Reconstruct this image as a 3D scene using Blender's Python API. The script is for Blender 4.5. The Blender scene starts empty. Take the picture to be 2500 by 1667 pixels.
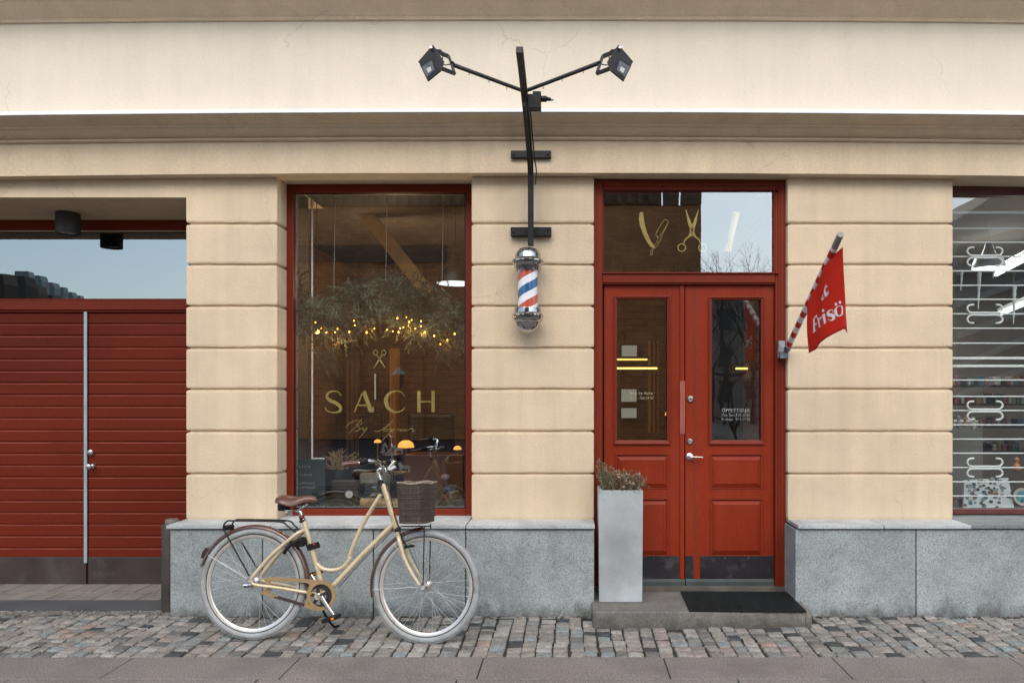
import bpy, math, random
from mathutils import Vector, Matrix
random.seed(7)
sc = bpy.context.scene
R = math.radians
# ---------------------------------------------------------------- camera
CD, F, CZ, PX, PY = 5.33, 1800.0, 1.55, 1395.0, 960.0
cam = bpy.data.cameras.new('camera'); camo = bpy.data.objects.new('camera', cam)
sc.collection.objects.link(camo)
camo.location = (0, -CD, CZ); camo.rotation_euler = (R(90), 0, 0)
cam.sensor_width = 36; cam.lens = F/2500*36
cam.shift_x = (1250-PX)/2500; cam.shift_y = (PY-833.5)/2500
cam.clip_start = 0.05; cam.clip_end = 500
sc.camera = camo
sc.render.resolution_x = 1024; sc.render.resolution_y = 682
# ---------------------------------------------------------------- sky + sun
SUN_EL, SUN_AZ = 43, -18      # azimuth measured from -Y (street side), negative = to the left
w = bpy.data.worlds.new("World"); sc.world = w; w.use_nodes = True
nt = w.node_tree; bg = nt.nodes['Background']
sky = nt.nodes.new('ShaderNodeTexSky'); sky.sky_type = 'NISHITA'; sky.sun_disc = False
sky.sun_elevation = R(SUN_EL); sky.sun_rotation = R(180+SUN_AZ)
sky.air_density = 1.0; sky.dust_density = 1.6
hs = nt.nodes.new('ShaderNodeHueSaturation'); hs.inputs['Saturation'].default_value = 0.80
nt.links.new(sky.outputs[0], hs.inputs['Color']); nt.links.new(hs.outputs[0], bg.inputs[0])
bg.inputs[1].default_value = 0.15
sl = bpy.data.lights.new('sun', 'SUN'); sl.energy = .98; sl.angle = R(40); sl.color = (1, .92, .80)
so = bpy.data.objects.new('sun', sl); sc.collection.objects.link(so)
dv = Vector((math.sin(R(SUN_AZ))*math.cos(R(SUN_EL)), -math.cos(R(SUN_AZ))*math.cos(R(SUN_EL)), math.sin(R(SUN_EL))))
so.rotation_euler = dv.to_track_quat('Z', 'Y').to_euler(); so.location = (-3, -8, 10)
sc.view_settings.view_transform = 'Standard'; sc.view_settings.look = 'None'
sc.view_settings.exposure = 0.98
sc.render.engine = 'CYCLES'
sc.cycles.max_bounces = 8; sc.cycles.transparent_max_bounces = 12

# ---------------------------------------------------------------- helpers
def W(px, py, Y):
    d = CD + Y
    return Vector(((px-PX)*d/F, Y, CZ-(py-PY)*d/F))
def WX(px, Y): return (px-PX)*(CD+Y)/F
def WZ(py, Y): return CZ-(py-PY)*(CD+Y)/F
ORG = {}
def tag(o, label=None, cat=None, group=None, kind=None):
    if label: o['label'] = label
    if cat: o['category'] = cat
    if group: o['group'] = group
    if kind: o['kind'] = kind
    return o
def link(o, parent=None, org=(0, 0, 0)):
    sc.collection.objects.link(o)
    org = Vector(org); ORG[o.name] = org
    if parent is not None:
        o.parent = parent; o.location = org-ORG[parent.name]
    else: o.location = org
    return o
def empty(name, loc, label, cat, group=None, parent=None):
    o = bpy.data.objects.new(name, None); o.empty_display_size = .1
    link(o, parent, loc)
    return tag(o, label, cat, group)
def catmull(pts, n=6, closed=False):
    P = [Vector(p) for p in pts]; out = []
    m = len(P); rng = range(m if closed else m-1)
    for i in rng:
        p0 = P[(i-1) % m] if (closed or i > 0) else P[0]*2-P[1]
        p1 = P[i]; p2 = P[(i+1) % m]
        p3 = P[(i+2) % m] if (closed or i+2 < m) else P[-1]*2-P[-2]
        for k in range(n):
            t = k/n
            out.append(0.5*((2*p1)+(p2-p0)*t+(2*p0-5*p1+4*p2-p3)*t*t+(3*p1-p0-3*p2+p3)*t**3))
    if not closed: out.append(P[-1].copy())
    return out
class MB:
    def __init__(s): s.v = []; s.f = []
    def add(s, vs, fs):
        b = len(s.v); s.v += [Vector(v) for v in vs]; s.f += [tuple(b+i for i in f) for f in fs]; return s
    def box(s, x0, x1, y0, y1, z0, z1):
        x0, x1 = sorted((x0, x1)); y0, y1 = sorted((y0, y1)); z0, z1 = sorted((z0, z1))
        return s.add([(x0,y0,z0),(x1,y0,z0),(x1,y1,z0),(x0,y1,z0),(x0,y0,z1),(x1,y0,z1),(x1,y1,z1),(x0,y1,z1)],
              [(0,3,2,1),(4,5,6,7),(0,1,5,4),(1,2,6,5),(2,3,7,6),(3,0,4,7)])
    def pbox(s, px0, py0, px1, py1, Y, t):          # box whose FRONT face (at depth Y) covers these photo coordinates
        a = W(px0, py0, Y); b = W(px1, py1, Y)
        return s.box(a.x, b.x, Y, Y+t, b.z, a.z)
    def hexa(s, q0, q1):                            # two quads
        return s.add(list(q0)+list(q1), [(0,1,2,3),(7,6,5,4),(0,4,5,1),(1,5,6,2),(2,6,7,3),(3,7,4,0)])
    def loft(s, rings, closed=True, caps=True):
        n = len(rings[0]); vs = [p for r in rings for p in r]; fs = []
        for i in range(len(rings)-1):
            for j in range(n if closed else n-1):
                a = i*n+j; b = i*n+(j+1) % n
                fs.append((a, b, b+n, a+n))
        if caps: fs.append(tuple(range(n))[::-1]); fs.append(tuple((len(rings)-1)*n+j for j in range(n)))
        return s.add(vs, fs)
    def tube(s, pts, r, n=8, closed=False, caps=True, flat=1.0):
        P = [Vector(p) for p in pts]; m = len(P)
        rs = r if isinstance(r, (list, tuple)) else [r]*m
        T = []
        for i in range(m):
            if closed: t = P[(i+1) % m]-P[i-1]
            else: t = P[min(i+1, m-1)]-P[max(i-1, 0)]
            if t.length < 1e-9: t = Vector((0, 0, 1))
            T.append(t.normalized())
        u = T[0].orthogonal().normalized() if abs(T[0].y) > .95 else (Vector((0, 1, 0))-T[0]*T[0].y).normalized()
        rings = []
        for i in range(m):
            u = (u-T[i]*u.dot(T[i])); u = u.normalized() if u.length > 1e-6 else T[i].orthogonal().normalized()
            v = T[i].cross(u)
            rings.append([P[i]+(u*math.cos(a)*flat+v*math.sin(a))*rs[i] for a in [2*math.pi*k/n for k in range(n)]])
        if closed: rings.append(rings[0]); return s.loft(rings, caps=False)
        return s.loft(rings, caps=caps)
    def lathe(s, prof, c, axis=(0, 0, 1), n=28):
        ax = Vector(axis).normalized(); u = ax.orthogonal().normalized(); v = ax.cross(u); c = Vector(c)
        rings = [[c+ax*h+(u*math.cos(a)+v*math.sin(a))*max(r, 1e-5) for a in [2*math.pi*k/n for k in range(n)]] for r, h in prof]
        return s.loft(rings, caps=True)
    def ring(s, prof, c, axis, n=72):               # closed profile revolved (annulus)
        ax = Vector(axis).normalized(); u = ax.orthogonal().normalized(); v = ax.cross(u); c = Vector(c)
        k0 = len(prof); vs = []; fs = []
        for i in range(n):
            a = 2*math.pi*i/n; d = u*math.cos(a)+v*math.sin(a)
            vs += [c+ax*h+d*r for r, h in prof]
        for i in range(n):
            for j in range(k0):
                fs.append((i*k0+j, i*k0+(j+1) % k0, ((i+1) % n)*k0+(j+1) % k0, ((i+1) % n)*k0+j))
        return s.add(vs, fs)
    def prism(s, poly, off):
        off = Vector(off); n = len(poly); P = [Vector(p) for p in poly]
        return s.add(P+[p+off for p in P], [tuple(range(n)), tuple(range(2*n-1, n-1, -1))]+[(i, (i+1) % n+0, (i+1) % n+n, i+n) for i in range(n)])
    def sph(s, c, r, n=10, sc_=(1, 1, 1)):
        c = Vector(c)
        rings = []
        for i in range(n//2+1):
            a = math.pi*i/(n//2)
            rings.append([c+Vector((math.sin(a)*math.cos(b)*sc_[0], math.sin(a)*math.sin(b)*sc_[1], math.cos(a)*sc_[2]))*r + Vector((0,0,0)) for b in [2*math.pi*k/n for k in range(n)]])
        return s.loft(rings, caps=False)
    def build(s, name, m, parent=None, org=None, smooth=None, bevel=0, bseg=2, **kw):
        if org is None:
            if parent is not None: org = ORG[parent.name]
            else:
                xs = [v.x for v in s.v]; ys = [v.y for v in s.v]; zs = [v.z for v in s.v]
                org = ((min(xs)+max(xs))/2, (min(ys)+max(ys))/2, min(zs))
        org = Vector(org)
        me = bpy.data.meshes.new(name)
        me.from_pydata([tuple(v-org) for v in s.v], [], s.f); me.validate(); me.update()
        ms = m if isinstance(m, (list, tuple)) else [m]
        for q in ms: me.materials.append(q)
        if smooth:
            for p in me.polygons: p.use_smooth = True
            me.set_sharp_from_angle(angle=R(smooth))
        o = bpy.data.objects.new(name, me); link(o, parent, org)
        import bmesh
        b_ = bmesh.new(); b_.from_mesh(me); bmesh.ops.recalc_face_normals(b_, faces=b_.faces); b_.to_mesh(me); b_.free()
        if bevel:
            bm = o.modifiers.new('bevel', 'BEVEL'); bm.width = bevel; bm.segments = bseg; bm.limit_method = 'ANGLE'; bm.angle_limit = R(40)
        return tag(o, **kw)
def ribbon(mb, pts, widths, mp, t=0.0012, n=6, closed=False, ang=None):
    """stroke of varying width drawn on a surface; mp maps 2-D points onto that surface. ang: broad-nib pen angle"""
    P = catmull([Vector((p[0], p[1], 0)) for p in pts], n, closed) if n > 1 else [Vector((p[0], p[1], 0)) for p in pts]
    m = len(P); L = []; Rr = []
    for i, p in enumerate(P):
        t_ = (P[(i+1) % m]-P[i-1]) if closed else (P[min(i+1, m-1)]-P[max(i-1, 0)])
        t_ = t_.normalized() if t_.length > 1e-9 else Vector((1, 0, 0))
        if isinstance(widths, (list, tuple)):
            q = i/(m if closed else m-1)*(len(widths)-(0 if closed else 1)); k = int(q); fr = q-k
            w_ = widths[k % len(widths)]*(1-fr)+widths[(k+1) % len(widths) if closed else min(k+1, len(widths)-1)]*fr
        else: w_ = widths
        nn = Vector((-t_.y, t_.x, 0))*w_/2
        L.append(p+nn); Rr.append(p-nn)
    vs = [mp(q.x, q.y) for q in L]+[mp(q.x, q.y) for q in Rr]
    fs = [(i, (i+1) % m, m+(i+1) % m, m+i) for i in range(m if closed else m-1)]
    mb.add(vs, fs)
def poly2(mb, pts, mp): mb.add([mp(x, y) for x, y in pts], [tuple(range(len(pts)))])
def text(mb, body, x0, y0, x1, y1, mp, spacing=1.0, thin=0.0):
    """lettering from the built-in font stretched into a box of plane coordinates, mapped by mp"""
    cu = bpy.data.curves.new('t', 'FONT'); cu.body = body; cu.resolution_u = 4; cu.space_character = spacing; cu.offset = -thin
    ob = bpy.data.objects.new('t', cu); sc.collection.objects.link(ob)
    me = bpy.data.meshes.new_from_object(ob)
    xs = [v.co.x for v in me.vertices]; ys = [v.co.y for v in me.vertices]
    a, b, c, d = min(xs), max(xs), min(ys), max(ys)
    mb.add([mp(x0+(v.co.x-a)/(b-a)*(x1-x0), y1-(v.co.y-c)/(d-c)*(y1-y0)) for v in me.vertices], [tuple(p.vertices) for p in me.polygons])
    bpy.data.objects.remove(ob); bpy.data.curves.remove(cu); bpy.data.meshes.remove(me)

# ---------------------------------------------------------------- materials
def N(t, k, **kw):
    n = t.nodes.new(k)
    for a, b in kw.items(): setattr(n, a, b)
    return n
def mk(name):
    m = bpy.data.materials.new(name); m.use_nodes = True
    t = m.node_tree; b = t.nodes['Principled BSDF']
    return m, t, b
def ramp(t, stops, interp='LINEAR'):
    r = N(t, 'ShaderNodeValToRGB'); r.color_ramp.interpolation = interp
    e = r.color_ramp.elements
    while len(e) < len(stops): e.new(.5)
    for q, (p, c) in zip(e, stops):
        q.position = p; q.color = (*c, 1) if isinstance(c, (tuple, list)) else (c, c, c, 1)
    return r
def noise(t, co, scale, detail=4, rough=.55):
    n = N(t, 'ShaderNodeTexNoise'); n.inputs['Scale'].default_value = scale; n.inputs['Detail'].default_value = detail
    n.inputs['Roughness'].default_value = rough; t.links.new(co, n.inputs['Vector']); return n
def mix(t, a, b, f, mode='MIX'):
    x = N(t, 'ShaderNodeMix', data_type='RGBA', blend_type=mode); x.clamp_result = False
    for s, v in ((6, a), (7, b), (0, f)):
        if hasattr(v, 'links'): t.links.new(v, x.inputs[s])
        else: x.inputs[s].default_value = (*v, 1) if isinstance(v, (tuple, list)) else v
    return x.outputs[2]
def pm(name, col, rough=.6, metal=0., var=.1, vs=2.5, bump=0, bs=90, sp=0, sps=160, spc=None, stretch=None, stain=None, coat=0, spec=None):
    """colour with large soft variation, fine speckle, bump, optional blotchy stain colour (col, amount, scale)"""
    m, t, b = mk(name)
    tc = N(t, 'ShaderNodeTexCoord'); co = tc.outputs['Object']
    if stretch:
        mp_ = N(t, 'ShaderNodeMapping'); mp_.inputs['Scale'].default_value = stretch; t.links.new(co, mp_.inputs[0]); co = mp_.outputs[0]
    n1 = noise(t, co, vs, 6)
    lo = tuple(c*(1-var) for c in col); hi = tuple(min(1, c*(1+var)) for c in col)
    r = ramp(t, [(.3, lo), (.7, hi)]); t.links.new(n1.outputs[0], r.inputs[0]); c = r.outputs[0]
    if sp:
        n2 = noise(t, co, sps, 2, .7)
        r2 = ramp(t, [(.32, 1-sp), (.5, 1.0), (.68, 1+sp)]); t.links.new(n2.outputs[0], r2.inputs[0])
        c = mix(t, c, r2.outputs[0], 1.0, 'MULTIPLY')
        if spc:
            n3 = noise(t, co, sps*.7, 1); r3 = ramp(t, [(.60, 0.), (.66, 1.)]); t.links.new(n3.outputs[0], r3.inputs[0])
            c = mix(t, c, spc, r3.outputs[0])
    if stain:
        n4 = noise(t, co, stain[2], 8, .65); r4 = ramp(t, [(.52, 0.), (.66, stain[1])]); t.links.new(n4.outputs[0], r4.inputs[0])
        c = mix(t, c, stain[0], r4.outputs[0])
    t.links.new(c, b.inputs['Base Color'])
    rr = ramp(t, [(.3, max(0, rough-.06)), (.7, min(1, rough+.06))]); t.links.new(n1.outputs[0], rr.inputs[0]); t.links.new(rr.outputs[0], b.inputs['Roughness'])
    b.inputs['Metallic'].default_value = metal
    if coat: b.inputs['Coat Weight'].default_value = coat; b.inputs['Coat Roughness'].default_value = .15
    if spec is not None: b.inputs['Specular IOR Level'].default_value = spec
    if bump:
        n5 = noise(t, co, bs, 5, .6); bn = N(t, 'ShaderNodeBump'); bn.inputs['Strength'].default_value = 1; bn.inputs['Distance'].default_value = bump
        t.links.new(n5.outputs[0], bn.inputs['Height']); t.links.new(bn.outputs[0], b.inputs['Normal'])
    return m
def weather(m, crack=.0020, streak=.045):
    """rain streaks, faint cloudy patches and a few hairline cracks added to a render material"""
    t = m.node_tree; b = t.nodes['Principled BSDF']; src = b.inputs['Base Color'].links[0].from_socket
    tc = N(t, 'ShaderNodeTexCoord'); mp_ = N(t, 'ShaderNodeMapping'); mp_.inputs['Scale'].default_value = (9, 9, .55); t.links.new(tc.outputs['Object'], mp_.inputs[0])
    n = noise(t, mp_.outputs[0], 1.0, 7, .6); r = ramp(t, [(.32, 1-streak*1.6), (.55, 1.0), (.72, 1+streak)]); t.links.new(n.outputs[0], r.inputs[0])
    n2 = noise(t, tc.outputs['Object'], 5.5, 7, .6); r2 = ramp(t, [(.32, 1-streak), (.68, 1+streak)]); t.links.new(n2.outputs[0], r2.inputs[0])
    c = mix(t, mix(t, src, r.outputs[0], 1.0, 'MULTIPLY'), r2.outputs[0], 1.0, 'MULTIPLY')
    n3 = noise(t, tc.outputs['Object'], 3.0, 5); v3 = N(t, 'ShaderNodeVectorMath', operation='MULTIPLY_ADD'); t.links.new(n3.outputs['Color'], v3.inputs[0]); v3.inputs[1].default_value = (.5, .5, .5); t.links.new(tc.outputs['Object'], v3.inputs[2])
    vo = N(t, 'ShaderNodeTexVoronoi', feature='DISTANCE_TO_EDGE'); vo.inputs['Scale'].default_value = .62; t.links.new(v3.outputs[0], vo.inputs['Vector'])
    r4 = ramp(t, [(0, .30), (crack, 0.0)]); t.links.new(vo.outputs['Distance'], r4.inputs[0])
    n5 = noise(t, tc.outputs['Object'], .9, 3); r5 = ramp(t, [(.5, 0.), (.58, 1.)]); t.links.new(n5.outputs[0], r5.inputs[0])
    mm = N(t, 'ShaderNodeMath', operation='MULTIPLY'); t.links.new(r4.outputs[0], mm.inputs[0]); t.links.new(r5.outputs[0], mm.inputs[1])
    c = mix(t, c, (.20, .15, .10), mm.outputs[0]); t.links.new(c, b.inputs['Base Color'])
def emit(name, col, s):
    m, t, b = mk(name); b.inputs['Base Color'].default_value = (*col, 1)
    b.inputs['Emission Color'].default_value = (*col, 1); b.inputs['Emission Strength'].default_value = s
    return m
def glass(name, ior=2.4, tint=(.9, .93, .92), wav=.0006, ws=2.2, rough=0):
    m, t, b = mk(name); t.nodes.remove(b)
    out = t.nodes['Material Output']
    tr = N(t, 'ShaderNodeBsdfTransparent'); tr.inputs[0].default_value = (*tint, 1)
    gl = N(t, 'ShaderNodeBsdfGlossy'); gl.inputs['Roughness'].default_value = rough; gl.inputs[0].default_value = (.90, .985, 1, 1)
    fr = N(t, 'ShaderNodeFresnel'); ge = N(t, 'ShaderNodeNewGeometry')   # a thin sheet reflects alike from both sides
    mr = N(t, 'ShaderNodeMapRange'); mr.inputs[3].default_value = ior; mr.inputs[4].default_value = 1/ior
    t.links.new(ge.outputs['Backfacing'], mr.inputs[0]); t.links.new(mr.outputs[0], fr.inputs[0])
    mx = N(t, 'ShaderNodeMixShader')
    tc = N(t, 'ShaderNodeTexCoord'); n = noise(t, tc.outputs['Object'], ws, 1)
    bn = N(t, 'ShaderNodeBump'); bn.inputs['Distance'].default_value = wav; bn.inputs['Strength'].default_value = 1
    t.links.new(n.outputs[0], bn.inputs['Height']); t.links.new(bn.outputs[0], gl.inputs['Normal'])
    t.links.new(fr.outputs[0], mx.inputs[0]); t.links.new(tr.outputs[0], mx.inputs[1]); t.links.new(gl.outputs[0], mx.inputs[2])
    t.links.new(mx.outputs[0], out.inputs[0]); return m
def brick(name, c1, c2, mortar, sx=1.0):
    m, t, b = mk(name); tc = N(t, 'ShaderNodeTexCoord')
    sep = N(t, 'ShaderNodeSeparateXYZ'); cb = N(t, 'ShaderNodeCombineXYZ'); t.links.new(tc.outputs['Object'], sep.inputs[0])
    ad = N(t, 'ShaderNodeMath', operation='ADD'); t.links.new(sep.outputs[0], ad.inputs[0]); t.links.new(sep.outputs[1], ad.inputs[1])
    t.links.new(ad.outputs[0], cb.inputs[0]); t.links.new(sep.outputs[2], cb.inputs[1])
    br = N(t, 'ShaderNodeTexBrick'); t.links.new(cb.outputs[0], br.inputs['Vector'])
    br.inputs['Color1'].default_value = (*c1, 1); br.inputs['Color2'].default_value = (*c2, 1); br.inputs['Mortar'].default_value = (*mortar, 1)
    br.inputs['Scale'].default_value = 1; br.inputs['Brick Width'].default_value = .26*sx; br.inputs['Row Height'].default_value = .08*sx
    br.inputs['Mortar Size'].default_value = .007*sx; br.inputs['Bias'].default_value = -.2
    n = noise(t, tc.outputs['Object'], 1.1, 6); r = ramp(t, [(.3, .75), (.7, 1.25)]); t.links.new(n.outputs[0], r.inputs[0])
    t.links.new(mix(t, br.outputs[0], r.outputs[0], 1.0, 'MULTIPLY'), b.inputs['Base Color']); b.inputs['Roughness'].default_value = .85
    bn = N(t, 'ShaderNodeBump'); bn.inputs['Distance'].default_value = .004; bn.invert = True; t.links.new(br.outputs['Fac'], bn.inputs['Height']); t.links.new(bn.outputs[0], b.inputs['Normal'])
    return m
def granite(name, col, dirt=True, amt=.3, scale=150):
    m, t, b = mk(name); tc = N(t, 'ShaderNodeTexCoord'); co = tc.outputs['Object']
    n1 = noise(t, co, scale, 3, .75); n2 = noise(t, co, 1.7, 6, .6); n3 = noise(t, co, scale*.45, 2, .6)
    r1 = ramp(t, [(.3, tuple(c*(1-amt*1.5) for c in col)), (.5, col), (.7, tuple(min(1, c*(1+amt)) for c in col))]); t.links.new(n1.outputs[0], r1.inputs[0])
    r2 = ramp(t, [(.3, (.80, .82, .82)), (.7, (1.16, 1.14, 1.12))]); t.links.new(n2.outputs[0], r2.inputs[0])
    c = mix(t, r1.outputs[0], r2.outputs[0], 1.0, 'MULTIPLY')
    gi = N(t, 'ShaderNodeNewGeometry'); ri = ramp(t, [(0, .86), (1, 1.10)]); t.links.new(gi.outputs['Random Per Island'], ri.inputs[0]); c = mix(t, c, ri.outputs[0], 1.0, 'MULTIPLY')
    nb_ = noise(t, co, 7, 7, .65); rb = ramp(t, [(.34, (.84, .84, .82)), (.5, (1, 1, 1)), (.68, (1.10, 1.12, 1.13))]); t.links.new(nb_.outputs[0], rb.inputs[0]); c = mix(t, c, rb.outputs[0], 1.0, 'MULTIPLY')
    r3 = ramp(t, [(.34, .72), (.46, 1.0)]); t.links.new(n3.outputs[0], r3.inputs[0]); c = mix(t, c, r3.outputs[0], 1.0, 'MULTIPLY')
    if dirt:   # splash dirt and damp creeping up from the paving, ragged edge
        g = N(t, 'ShaderNodeNewGeometry'); sp_ = N(t, 'ShaderNodeSeparateXYZ'); t.links.new(g.outputs['Position'], sp_.inputs[0])
        mp_ = N(t, 'ShaderNodeMapping'); mp_.inputs['Scale'].default_value = (5, 5, 4); t.links.new(co, mp_.inputs[0])
        n4 = noise(t, mp_.outputs[0], 1.3, 7, .7)
        a = N(t, 'ShaderNodeMath', operation='MULTIPLY_ADD'); t.links.new(n4.outputs[0], a.inputs[0]); a.inputs[1].default_value = -.42; t.links.new(sp_.outputs[2], a.inputs[2])
        r4 = ramp(t, [(.0, 1.0), (.11, .0)]); a2 = N(t, 'ShaderNodeMath', operation='ADD'); t.links.new(a.outputs[0], a2.inputs[0]); a2.inputs[1].default_value = .222
        t.links.new(a2.outputs[0], r4.inputs[0])
        mm = N(t, 'ShaderNodeMath', operation='MULTIPLY'); t.links.new(r4.outputs[0], mm.inputs[0]); mm.inputs[1].default_value = .72
        c = mix(t, c, (.045, .043, .036), mm.outputs[0])
    t.links.new(c, b.inputs['Base Color']); b.inputs['Roughness'].default_value = .78
    bn = N(t, 'ShaderNodeBump'); bn.inputs['Distance'].default_value = .0015; t.links.new(n1.outputs[0], bn.inputs['Height']); t.links.new(bn.outputs[0], b.inputs['Normal'])
    return m
M = {}
M['plaster'] = pm('beige_plaster', (.62, .502, .352), .88, var=.06, vs=1.6, bump=.0030, bs=55, sp=.09, sps=125, stain=((.55, .46, .34), .35, .9))
M['plaster_pale'] = pm('pale_plaster', (.63, .567, .465), .88, var=.03, vs=1.2, bump=.002, bs=50, sp=.045, sps=110)
weather(M['plaster']); weather(M['plaster_pale'], streak=.02)
M['flash'] = pm('white_metal_flashing', (.90, .91, .92), .4, var=.03)
M['granite'] = granite('grey_granite', (.325, .365, .37), amt=.44, scale=175)
M['granite_cap'] = granite('granite_coping', (.50, .53, .54), dirt=False, amt=.14)
M['granite_joint'] = pm('dark_joint', (.035, .035, .035), .95, bump=.002)
M['step'] = granite('brown_granite', (.20, .188, .168), dirt=True, amt=.34)
M['red'] = pm('red_paint', (.16, .021, .008), .5, spec=.18, var=.13, vs=2.2, bump=.0006, bs=60, sp=.07, sps=90, stretch=(1, 1, .3))
M['red2'] = pm('red_door_paint', (.205, .022, .006), .5, spec=.18, var=.15, vs=2.0, bump=.0006, bs=60, sp=.08, sps=90, stretch=(1, 1, .3), stain=((.25, .038, .018), .35, 3))
M['redg'] = pm('dark_red_garage_paint', (.122, .0165, .007), .5, spec=.12, var=.22, vs=1.1, bump=.0006, bs=50, sp=.08, sps=90, stretch=(.3, 1, 1))
M['kickg'] = pm('brown_kick_panel', (.042, .031, .029), .42, var=.25, vs=3, sp=.1, sps=60, stain=((.075, .073, .07), .6, 5))
M['kick'] = pm('dark_kick_plate', (.020, .019, .023), .4, spec=.35, var=.25, vs=6, stain=((.09, .09, .10), .5, 9))
M['zinc'] = pm('galvanised_strip', (.34, .43, .46), .45, metal=.3, var=.12, vs=5)
M['verdi'] = pm('weathered_bar', (.055, .068, .065), .5, spec=.3, var=.2, vs=6)
M['steel'] = pm('brushed_steel', (.62, .62, .61), .28, metal=1, var=.06, vs=20)
M['chrome'] = pm('chrome', (.72, .73, .74), .10, metal=1, var=.04, vs=12)
M['blackm'] = pm('black_painted_iron', (.012, .013, .014), .45, spec=.3, var=.3, vs=14, bump=.0008, bs=60, stain=((.035, .026, .02), .5, 9))
M['blackp'] = pm('black_plastic', (.010, .010, .011), .5, spec=.25, var=.15, vs=20)
M['rust'] = pm('rusty_brown_iron', (.040, .033, .030), .6, var=.3, vs=8, bump=.001, bs=60, sp=.2, sps=80)
M['glass'] = glass('window_glass', 2.75)
M['chromed'] = pm('aged_chrome', (.42, .43, .44), .12, metal=1, var=.12, vs=18)
M['glasst'] = glass('transom_glass', 2.9)
M['glassd'] = glass('door_glass', 2.6, wav=.0012, ws=3)
M['glassg'] = glass('garage_glass', 3.3, tint=(.55, .6, .6))
M['clear'] = glass('clear_tube', 1.45, tint=(.98, .98, .98), wav=0)
M['gold'] = pm('gold_leaf_lettering', (.42, .32, .10), .45, metal=.35, var=.08, vs=9)
M['white'] = pm('white_paint', (.86, .88, .88), .5, var=.04)
M['slab'] = pm('granite_slab', (.195, .175, .155), .85, var=.14, vs=1.8, bump=.002, bs=90, sp=.42, sps=105, stain=((.12, .105, .094), .5, 2.2))
M['asph'] = pm('asphalt', (.055, .055, .055), .9, var=.15, vs=1, bump=.003, bs=70, sp=.2, sps=80)
M['concrete'] = pm('planter_concrete', (.34, .365, .37), .7, var=.25, vs=3.2, bump=.0008, bs=40, sp=.04, sps=90, stain=((.46, .51, .54), .8, 2.6))
M['paver'] = pm('paver', (.20, .185, .16), .85, var=.2, vs=6, bump=.002, bs=60, sp=.15)
M['soil'] = pm('joint_soil', (.035, .031, .024), .95, var=.3, vs=30, bump=.006, bs=60, sp=.3, sps=60)
# ================================================================= GROUND
m, t, b = mk('cobble_stone')
g = N(t, 'ShaderNodeNewGeometry'); tc = N(t, 'ShaderNodeTexCoord')
cr = ramp(t, [(0, (.10, .097, .088)), (.06, (.165, .155, .135)), (.22, (.19, .175, .152)), (.38, (.14, .145, .135)), (.5, (.19, .165, .145)), (.58, (.225, .212, .19)),
              (.7, (.15, .14, .122)), (.83, (.036, .039, .039)), (.90, (.155, .175, .172)), (.935, (.205, .155, .13)), (.955, (.18, .17, .148))], 'CONSTANT')
t.links.new(g.outputs['Random Per Island'], cr.inputs[0])
n1 = noise(t, tc.outputs['Object'], 26, 6, .65); r1 = ramp(t, [(.3, .92), (.7, 1.85)]); t.links.new(n1.outputs[0], r1.inputs[0])
n2 = noise(t, tc.outputs['Object'], 130, 3, .7); r2 = ramp(t, [(.3, .72), (.7, 1.3)]); t.links.new(n2.outputs[0], r2.inputs[0])
t.links.new(mix(t, mix(t, cr.outputs[0], r1.outputs[0], 1.0, 'MULTIPLY'), r2.outputs[0], 1.0, 'MULTIPLY'), b.inputs['Base Color'])
b.inputs['Roughness'].default_value = .7
bn = N(t, 'ShaderNodeBump'); bn.inputs['Distance'].default_value = .007; t.links.new(n1.outputs[0], bn.inputs['Height']); t.links.new(bn.outputs[0], b.inputs['Normal'])
M['cobble'] = m
def stone(mb, x, y, w_, d_, z=0, rot=0):
    """one sett: worn, rounded outline"""
    pts = []
    k = 12
    for i in range(k):
        a = 2*math.pi*i/k+math.pi/12
        cx, cy = math.cos(a), math.sin(a); s_ = 1/max(abs(cx), abs(cy)); s_ = 1+(s_-1)*.86
        j = 1+random.uniform(-.05, .05)
        px_, py_ = cx*s_*w_/2*j, cy*s_*d_/2*j
        pts.append((px_*math.cos(rot)-py_*math.sin(rot), px_*math.sin(rot)+py_*math.cos(rot)))
    tx, ty = random.uniform(-.04, .04), random.uniform(-.04, .04)
    rings = []
    for sc_, h in ((1.0, -.035), (1.0, -.0065), (.945, .0005), (.72, .0035), (.35, .004)):
        rings.append([Vector((x+p[0]*sc_, y+p[1]*sc_, z+h+(p[0]*tx+p[1]*ty)*(h > -.03)+random.uniform(-.0012, .0012))) for p in pts])
    mb.loft(rings)
mb = MB()
x = -5.3
while x < 5.2:
    cw = random.uniform(.082, .108)
    y = -.985+random.uniform(.0, .006); slant = random.uniform(-.02, .02)
    ylim = -.225 if x > -2.80 else -.10
    while y < ylim:
        d_ = random.uniform(.076, .108)
        if y+d_ > ylim+.05: d_ = max(.05, ylim+.03-y)
        xx = x+cw/2+slant*(y+.6)+random.uniform(-.004, .004)
        if not (.14-.02 < xx < 1.595+.02 and y+d_ > -.45+.03):
            z_ = random.uniform(-.006, .004)
            stone(mb, xx, y+d_/2, cw-random.uniform(.004, .011), d_-random.uniform(.008, .014), z_-.002, random.uniform(-.05, .05))
        y += d_
    x += cw
mb.build('cobbled_strip', M['cobble'], org=(0, 0, 0), smooth=50, kind='structure')
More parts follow.
